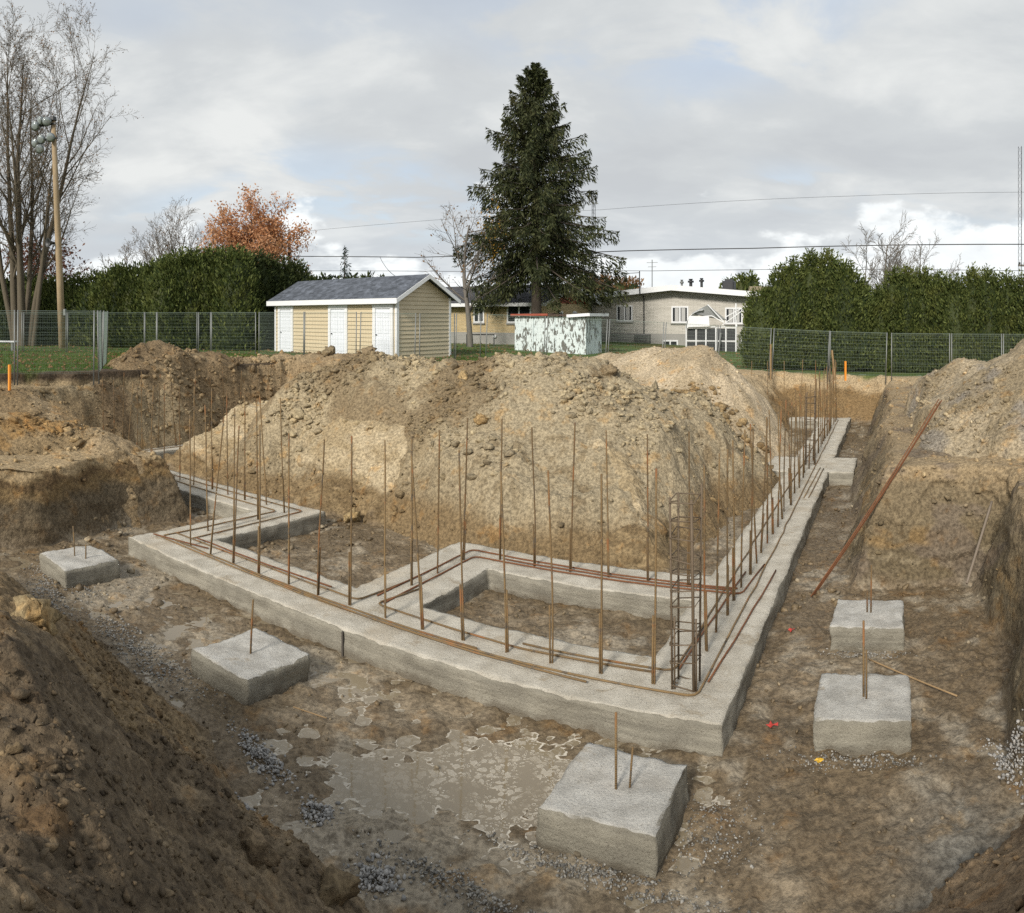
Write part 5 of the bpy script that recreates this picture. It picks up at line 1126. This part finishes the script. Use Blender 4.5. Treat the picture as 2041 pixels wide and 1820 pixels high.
# ---- big spruce
def spruce(name, label, px, r, ytop, width, seed, mat, dens=1.0, z0=None, low=1.6):
    x, y, _ = at(px, r); zb = gz(x, y); H = EYE + (HZ - ytop) / FPX * r - zb; root = empty(name, (x, y, zb)); tag(root, label, 'tree'); R_ = random.Random(seed); rng = np.random.default_rng(seed)
    t = MB(); t.tube([(0, 0, -0.3), (0.05, 0, H * .3), (-0.05, 0.03, H * .65), (0, 0, H * 0.985)], [H * .021, H * .016, H * .009, 0.02], 9, False); br = t; C, A, S = [], [], []
    n = int(13 * H * min(1.0, dens))
    for i in range(n):
        f = (i + R_.random()) / n; z = low + (H - low) * f; prof = (1 - f) ** 0.82 * (0.80 + 0.20 * min(1, f * 6)) + 0.02
        L = width / 2 * prof * (R_.uniform(0.5, 0.92) if R_.random() < 0.7 else R_.uniform(0.92, 1.08)); az = i * 2.39996 + R_.uniform(-.4, .4); d = Vector((math.cos(az), math.sin(az), 0)); el = 0.55 * (f - 0.45); m = 7; pts = []
        for k in range(m + 1):
            s = k / m; zz_ = z + L * (el * s - 0.42 * s * s * (1 - f) + 0.24 * s ** 3); pts.append(Vector((d.x * L * s, d.y * L * s, zz_)))
        br.tube(pts, [0.045 * (1 - 0.85 * k / m) * (0.4 + L / 4) for k in range(m + 1)], 4, False)
        nn = int(dens * (26 + 80 * L / 2)); sidev = Vector((-d.y, d.x, 0))
        for q in range(nn):
            s = R_.random() ** 0.65; k = min(m - 1, int(s * m)); p = pts[k].lerp(pts[k + 1], s * m - k); w = (1.02 - s) * L * 0.26 + 0.12
            off = sidev * R_.uniform(-w, w); dr = R_.random() ** 1.4 * (0.75 if f < 0.85 else 0.25); pp = p + off + Vector((0, 0, -dr - abs(off.length) * 0.18)); C.append(pp[:])
            ax_ = (d * 0.55 + off.normalized() * 0.45 + Vector((0, 0, -0.8 if dr > 0.12 else 0.10))).normalized(); A.append(ax_[:]); S.append(R_.uniform(0.07, 0.17))
    br.build('trunk', BARKD, root, True)
    leaf_quads('crown', np.array(C), np.array(S), mat, root, rng, aspect=0.26, axis=np.array(A))
    return root
spruce('spruce_tree', 'very tall dark spruce towering over the yellow house', 1068, 41.0, 126, 11.6, 3, SPRUCE, 2.6, low=4.0)
spruce('young_spruce', 'small blue-green spruce peeking above the hedge left of the shed roof', 688, 62, 490, 3.4, 4, BLUESP, 0.5, low=0.5)

# ---- cedar hedges: each a run of upright cedars grown together
def hedge(name, label, cols, seed, mat, n_leaf, size=0.11, group=None, core_mat=None):
    x0, y0, _ = at(cols[0][0], cols[0][1]); root = empty(name, (x0, y0, gz(x0, y0))); tag(root, label, 'hedge', group); rng = np.random.default_rng(seed); zb = root.location.z
    area = [c[2] * c[3] for c in cols]; tot = sum(area); Ps = []; As = []
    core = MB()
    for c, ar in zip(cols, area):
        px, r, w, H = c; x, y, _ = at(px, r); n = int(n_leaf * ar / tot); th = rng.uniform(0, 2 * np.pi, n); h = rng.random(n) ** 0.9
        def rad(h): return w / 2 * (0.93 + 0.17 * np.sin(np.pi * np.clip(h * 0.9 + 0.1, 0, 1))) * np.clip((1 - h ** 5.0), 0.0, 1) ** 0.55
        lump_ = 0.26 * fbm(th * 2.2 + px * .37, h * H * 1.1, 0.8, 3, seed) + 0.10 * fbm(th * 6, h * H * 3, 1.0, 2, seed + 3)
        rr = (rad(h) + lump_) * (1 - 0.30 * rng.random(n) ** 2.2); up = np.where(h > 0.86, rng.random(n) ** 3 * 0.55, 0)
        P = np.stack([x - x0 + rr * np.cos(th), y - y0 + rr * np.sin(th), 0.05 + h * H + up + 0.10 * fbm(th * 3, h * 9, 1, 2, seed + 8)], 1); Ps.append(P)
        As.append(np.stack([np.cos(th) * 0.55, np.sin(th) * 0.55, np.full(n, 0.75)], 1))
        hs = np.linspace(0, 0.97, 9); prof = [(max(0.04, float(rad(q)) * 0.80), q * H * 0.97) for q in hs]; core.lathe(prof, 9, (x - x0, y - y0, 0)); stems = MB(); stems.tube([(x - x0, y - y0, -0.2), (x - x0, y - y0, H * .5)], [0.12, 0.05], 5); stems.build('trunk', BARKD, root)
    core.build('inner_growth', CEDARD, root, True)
    leaf_quads('foliage', np.concatenate(Ps), size, mat, root, rng, 0.0, 0.42, np.concatenate(As)); return root
def run(px0, px1, n, r0, r1, w, hs, rnd=7):
    q = random.Random(rnd); o = []
    for i in range(n):
        t = i / max(1, n - 1); k = t * (len(hs) - 1); a = int(min(k, len(hs) - 2)); H = hs[a] + (hs[a + 1] - hs[a]) * (k - a); o.append((px0 + (px1 - px0) * t + q.uniform(-4, 4), r0 + (r1 - r0) * t + q.uniform(-.25, .25), w * q.uniform(.9, 1.15), H * q.uniform(.96, 1.05)))
    return o
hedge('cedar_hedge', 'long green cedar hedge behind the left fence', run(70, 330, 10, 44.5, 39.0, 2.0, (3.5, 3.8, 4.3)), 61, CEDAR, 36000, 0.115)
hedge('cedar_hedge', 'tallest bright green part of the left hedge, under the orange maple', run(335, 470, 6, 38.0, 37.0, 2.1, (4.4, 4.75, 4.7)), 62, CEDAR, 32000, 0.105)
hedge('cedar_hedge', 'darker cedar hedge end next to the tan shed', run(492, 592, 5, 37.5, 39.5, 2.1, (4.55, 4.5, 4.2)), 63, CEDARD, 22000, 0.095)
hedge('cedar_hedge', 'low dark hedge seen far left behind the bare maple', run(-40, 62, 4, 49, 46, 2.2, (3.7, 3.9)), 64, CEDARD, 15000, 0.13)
hedge('cedar_clump', 'broad rounded green cedar clump right of the grey house', run(1522, 1712, 7, 33.2, 33.8, 1.75, (3.3, 4.4, 4.9, 4.8, 3.5)), 71, CEDAR, 54000, 0.076, 'right cedar clumps')
hedge('cedar_clump', 'green cedar clump in the middle of the right hedge', run(1752, 1872, 5, 34.2, 33.6, 1.7, (3.5, 4.4, 4.4, 4.0)), 72, CEDAR, 40000, 0.076, 'right cedar clumps')
hedge('cedar_clump', 'green cedar clump running out of the right edge', run(1905, 2075, 6, 33.6, 32.6, 1.75, (4.0, 4.4, 4.1, 3.9)), 73, CEDAR, 42000, 0.076, 'right cedar clumps')
hedge('distant_shrubs', 'far dark shrubs showing over the tan shed roof', run(615, 760, 6, 56, 54, 2.2, (4.6, 4.2, 4.4, 4.2)), 74, CEDARD, 7000, 0.2)
hedge('distant_shrubs', 'far autumn shrubs behind the grey house roof', run(1160, 1260, 5, 70, 70, 3.0, (4.6, 5.4, 5.0)), 75, DRYLEAF, 3500, 0.2)
hedge('distant_shrubs', 'far green shrubs right of the grey house chimney', run(1455, 1500, 3, 66, 66, 2.2, (5.0, 5.4)), 76, CEDAR, 3000, 0.2)

# ================================================================== GRASS AND LEAVES ON THE LAWN
rng = np.random.default_rng(9); n = 100000
th = rng.uniform(-0.70, 0.02, n); rr_ = 20.5 + 18 * rng.random(n) ** 1.3; X = rr_ * np.sin(th); Y = rr_ * np.cos(th); u, v = UV(X, Y); ok = disturbed(X, Y, u, v) > 0.15
X, Y = X[ok], Y[ok]; Z = ground(X, Y); n = len(X); hgt = rng.uniform(0.03, 0.075, n); a = rng.uniform(0, 6.283, n); w = 0.010
V_ = np.stack([np.stack([X - w * np.cos(a), Y - w * np.sin(a), Z - .01], 1), np.stack([X + w * np.cos(a), Y + w * np.sin(a), Z - .01], 1), np.stack([X + rng.normal(0, .02, n), Y + rng.normal(0, .02, n), Z + hgt], 1)], 1).reshape(-1, 3)
tag(link('grass', np_mesh('grass', V_, np.arange(3 * n).reshape(-1, 3)), GRASSB), 'short green grass covering the lawn behind the dig', 'grass', kind='stuff')
n = 5200; th = rng.uniform(-0.70, 0.35, n); rr_ = 21 + 24 * rng.random(n); X = rr_ * np.sin(th); Y = rr_ * np.cos(th); u, v = UV(X, Y); ok = disturbed(X, Y, u, v) > 0.1; X, Y = X[ok], Y[ok]
P = np.stack([X, Y, ground(X, Y) + 0.05], 1); ax_ = rng.normal(size=(len(P), 3)); ax_[:, 2] *= 0.15
tag(leaf_quads('fallen_leaves', P, 0.055, DRYLEAF, None, rng, 0, 0.7, ax_), 'dry tan leaves fallen over the lawn', 'fallen leaves', kind='stuff')

# ================================================================== SMALL THINGS ON THE SITE
def stake(label, px, py0, py1, r, w, mat, lean=0.0, name='survey_stake'):
    a = Vector(sight(px, py0, r)); b_ = Vector(sight(px + lean, py1, r)); b = MB(); b.bar(a - Vector((0, 0, 0.25)), b_, w, w * 0.6); return tag(b.build(name, mat), label, 'stake')
stake('bright orange survey stake at the left edge', 19, 770, 727, 19.4, 0.075, ORANGE)
stake('bright orange survey stake before the right fence', 1984, 0, 0, 1, 0, ORANGE) if False else stake('bright orange survey stake before the right fence', 1685, 746, 720, 29.4, 0.085, ORANGE)
stake('plain wooden stake right of the collapsed shelter', 1536, 745, 686, 29.8, 0.07, STAKE, name='wooden_stake'); stake('leaning wooden stake left of the right orange stake', 1664, 745, 698, 29.5, 0.08, STAKE, -6, 'wooden_stake')
b = MB(); p = Vector(sight(968, 700, 37)); tb = empty('metal_table_frame', at(950, 41.5, 2.15)); tag(tb, 'black metal table frame under the small bare tree', 'table frame')
for (xx, yy_) in ((-.55, 0), (.95, 0), (-.55, .6), (.95, .6)): b = MB(); b.bar((xx, yy_, 0), (xx, yy_, 0.72), 0.05); b.build('leg', DARK, tb)
b = MB(); b.bar((-.55, 0, .72), (.95, 0, .72), 0.05).bar((-.55, .6, .72), (.95, .6, .72), 0.05).bar((-.55, 0, .72), (-.55, .6, .72), 0.05).bar((.95, 0, .72), (.95, .6, .72), 0.05); b.build('top_frame', DARK, tb)
bx, by, _ = at(4, 36); bn = empty('bench', (bx, by, gz(bx, by)), 0.2); tag(bn, 'pale plank bench on the lawn at the left edge', 'bench')
b = MB(); b.box(-1.0, 0.8, -.2, .2, 0.42, 0.48); b.build('seat', WHITE, bn)
for xx in (-.8, .6): b = MB(); b.box(xx - .05, xx + .05, -.15, .15, 0, 0.42); b.build('leg', GALV, bn)

def scatter(name, label, cu, cv, su, sv_, n, smin, smax, mat, seed, cat='gravel', rot=0.0, heapy=0.0):
    r_ = np.random.default_rng(seed); a = r_.normal(0, su, n); b_ = r_.normal(0, sv_, n); u = cu + a * math.cos(rot) - b_ * math.sin(rot); v = cv + a * math.sin(rot) + b_ * math.cos(rot); X = u * CA - v * SA; Y = u * SA + v * CA
    Z = ground(X, Y)
    for kx in (near_berm, near_berm2): Z = np.maximum(Z, heap_z(kx, X, Y))
    Z = np.maximum(Z, WATER)
    S = smin + (smax - smin) * r_.random(n) ** 1.8; hp = heapy * np.exp(-(a / su) ** 2 - (b_ / sv_) ** 2) * r_.random(n)
    return tag(lumps(name, np.stack([X, Y, Z + S * .3 + hp], 1), S, None, mat, None, r_), label, cat, kind='stuff')
scatter('gravel', 'crushed stone spilled at the foot of the nearest pad', -2.15, 5.22, 0.42, 0.055, 900, 0.006, 0.018, GRAVEL, 1)
scatter('gravel', 'dark crushed stone ridge left of the nearest pad', -2.95, 4.62, 0.42, 0.07, 750, 0.006, 0.019, GRAVEL, 2, heapy=0.05)
scatter('gravel', 'crushed stone between the left pad and the soil bank', -10.35, 4.95, 0.6, 0.14, 900, 0.008, 0.022, GRAVEL, 3, rot=-0.3)
scatter('gravel', 'crushed stone strip between the left and middle pads', -8.0, 5.1, 0.75, 0.16, 1100, 0.008, 0.022, GRAVEL, 4)
scatter('gravel', 'crushed stone beside the right face of the left pad', -10.15, 5.5, 0.16, 0.1, 260, 0.008, 0.02, GRAVEL, 5)
scatter('gravel', 'crushed stone below the grooved pad', -0.35, 7.10, 0.34, 0.07, 420, 0.006, 0.018, GRAVEL, 6)
scatter('gravel', 'crushed stone below the farther right pad', -0.3, 9.36, 0.3, 0.06, 350, 0.006, 0.018, GRAVEL, 7)
scatter('gravel', 'crushed stone right of the nearest pad', -1.45, 5.95, 0.2, 0.28, 420, 0.006, 0.016, GRAVEL, 9)
def spill(label, px, py, su, sv_, n, seed, rot=0.0, hp=0.06):
    t = (px - CX) / FPX; r_ = (EYE - FLOOR) * FPX / (py - HZ); X, Y = r_ * math.sin(t), r_ * math.cos(t); u, v = UV(X, Y)
    o = scatter('concrete_spill', label, u, v, su, sv_, n, 0.008, 0.026, SPILL, seed, 'concrete spill', rot, hp); return o
spill('elongated pale lump of spilled concrete at the foot of the soil bank', 520, 1508, 0.26, 0.07, 520, 21, -0.25)
spill('small pale lump of spilled concrete, leftmost of the three by the bank', 500, 1640, 0.07, 0.06, 240, 22)
spill('small pale lump of spilled concrete, right of its twin by the bank', 633, 1618, 0.085, 0.07, 260, 23)
spill('rough grey lump of spilled concrete near the bottom edge', 750, 1755, 0.10, 0.07, 320, 24)
spill('pale streak of spilled concrete on the floor by the right cut wall', 2026, 1545, 0.06, 0.26, 420, 25, 0.35)
def leaf(label, px, py, mat, s, seed):
    t = (px - CX) / FPX; r_ = (EYE - FLOOR) * FPX / (py - HZ); x, y = r_ * math.sin(t), r_ * math.cos(t); z = surface(x, y) + 0.012; q = random.Random(seed); b = MB(); n = 9; v = [(0, 0, 0.012)]
    for i in range(n): a = 6.283 * i / n; k = s * (1.0 if i % 2 == 0 else 0.55) * q.uniform(.8, 1.2); v.append((k * math.cos(a), k * math.sin(a), q.uniform(0, .028)))
    b.add(v, [(0, 1 + i, 1 + (i + 1) % n) for i in range(n)]); o = b.build('fallen_leaf', mat); o.location = (x, y, z); tag(o, label, 'leaf'); return o
leaf('crumpled red leaf on the mud between the long footing and the far right pad', 1577, 1262, REDLEAF, 0.055, 1); leaf('flat red leaf on the mud left of the grooved pad', 1538, 1450, REDLEAF, 0.06, 2); leaf('small yellow leaf below the grooved pad', 1632, 1520, YELLEAF, 0.05, 3)
# a few big lumps one can point to
def boulder(label, x, y, s, col, seed, sq=0.8, name='soil_lump'):
    V, F = ico(3, seed); r_ = np.random.default_rng(seed); V = V * np.array([1, 0.85, sq]) * s; N = np.linalg.norm(V, axis=1)[:, None]
    V = V * (1 + 0.14 * fbm(V[:, 0] * 3 / s + seed, V[:, 1] * 3 / s + V[:, 2] * 2 / s, 1.0, 4, seed)[:, None] + 0.05 * r_.normal(size=(len(V), 1)))
    me = np_mesh(name, V, F); set_col(me, 'soil', np.tile(np.array([[*col, 0.1]]), (len(V), 1))); o = link(name, me, CLOD, None, True); o.location = (x, y, surface(x, y) + s * sq * 0.35); o.rotation_euler = (0, 0, seed); return tag(o, label, 'soil lump')
boulder('pale yellowish soil lump on the dark bank at the left edge', -3.05, 4.15, 0.22, (0.24, 0.185, 0.105), 8, 1.0)
boulder('rounded brown soil lump low on the left bank', -1.55, 4.35, 0.17, (0.13, 0.095, 0.058), 6, 0.7)
boulder('smooth dark clay lump at the foot of the left bank', -1.15, 4.75, 0.20, (0.135, 0.10, 0.058), 7, 0.6)
for i, (px, py, r, s, lab, c) in enumerate(((700, 905, 15.4, 0.26, 'blocky soil lump on the mound face below its left crest', (0.29, 0.22, 0.12)), (925, 735, 17.2, 0.19, 'ochre soil lump on the mound crest', (0.29, 0.21, 0.11)), (960, 842, 15.2, 0.17, 'orange-brown lump in the middle of the mound', (0.27, 0.185, 0.09)),
        (1215, 742, 16.9, 0.28, 'dark lump at the right end of the mound crest', (0.17, 0.13, 0.08)), (735, 695, 26.8, 0.35, 'dark block of topsoil before the right shed door', (0.19, 0.145, 0.09)), (655, 695, 27.2, 0.35, 'dark block of topsoil before the middle shed door', (0.18, 0.14, 0.085)))):
    x, y, z = sight(px, py, r); boulder(lab, x, y, s, c, 20 + i, 0.75)
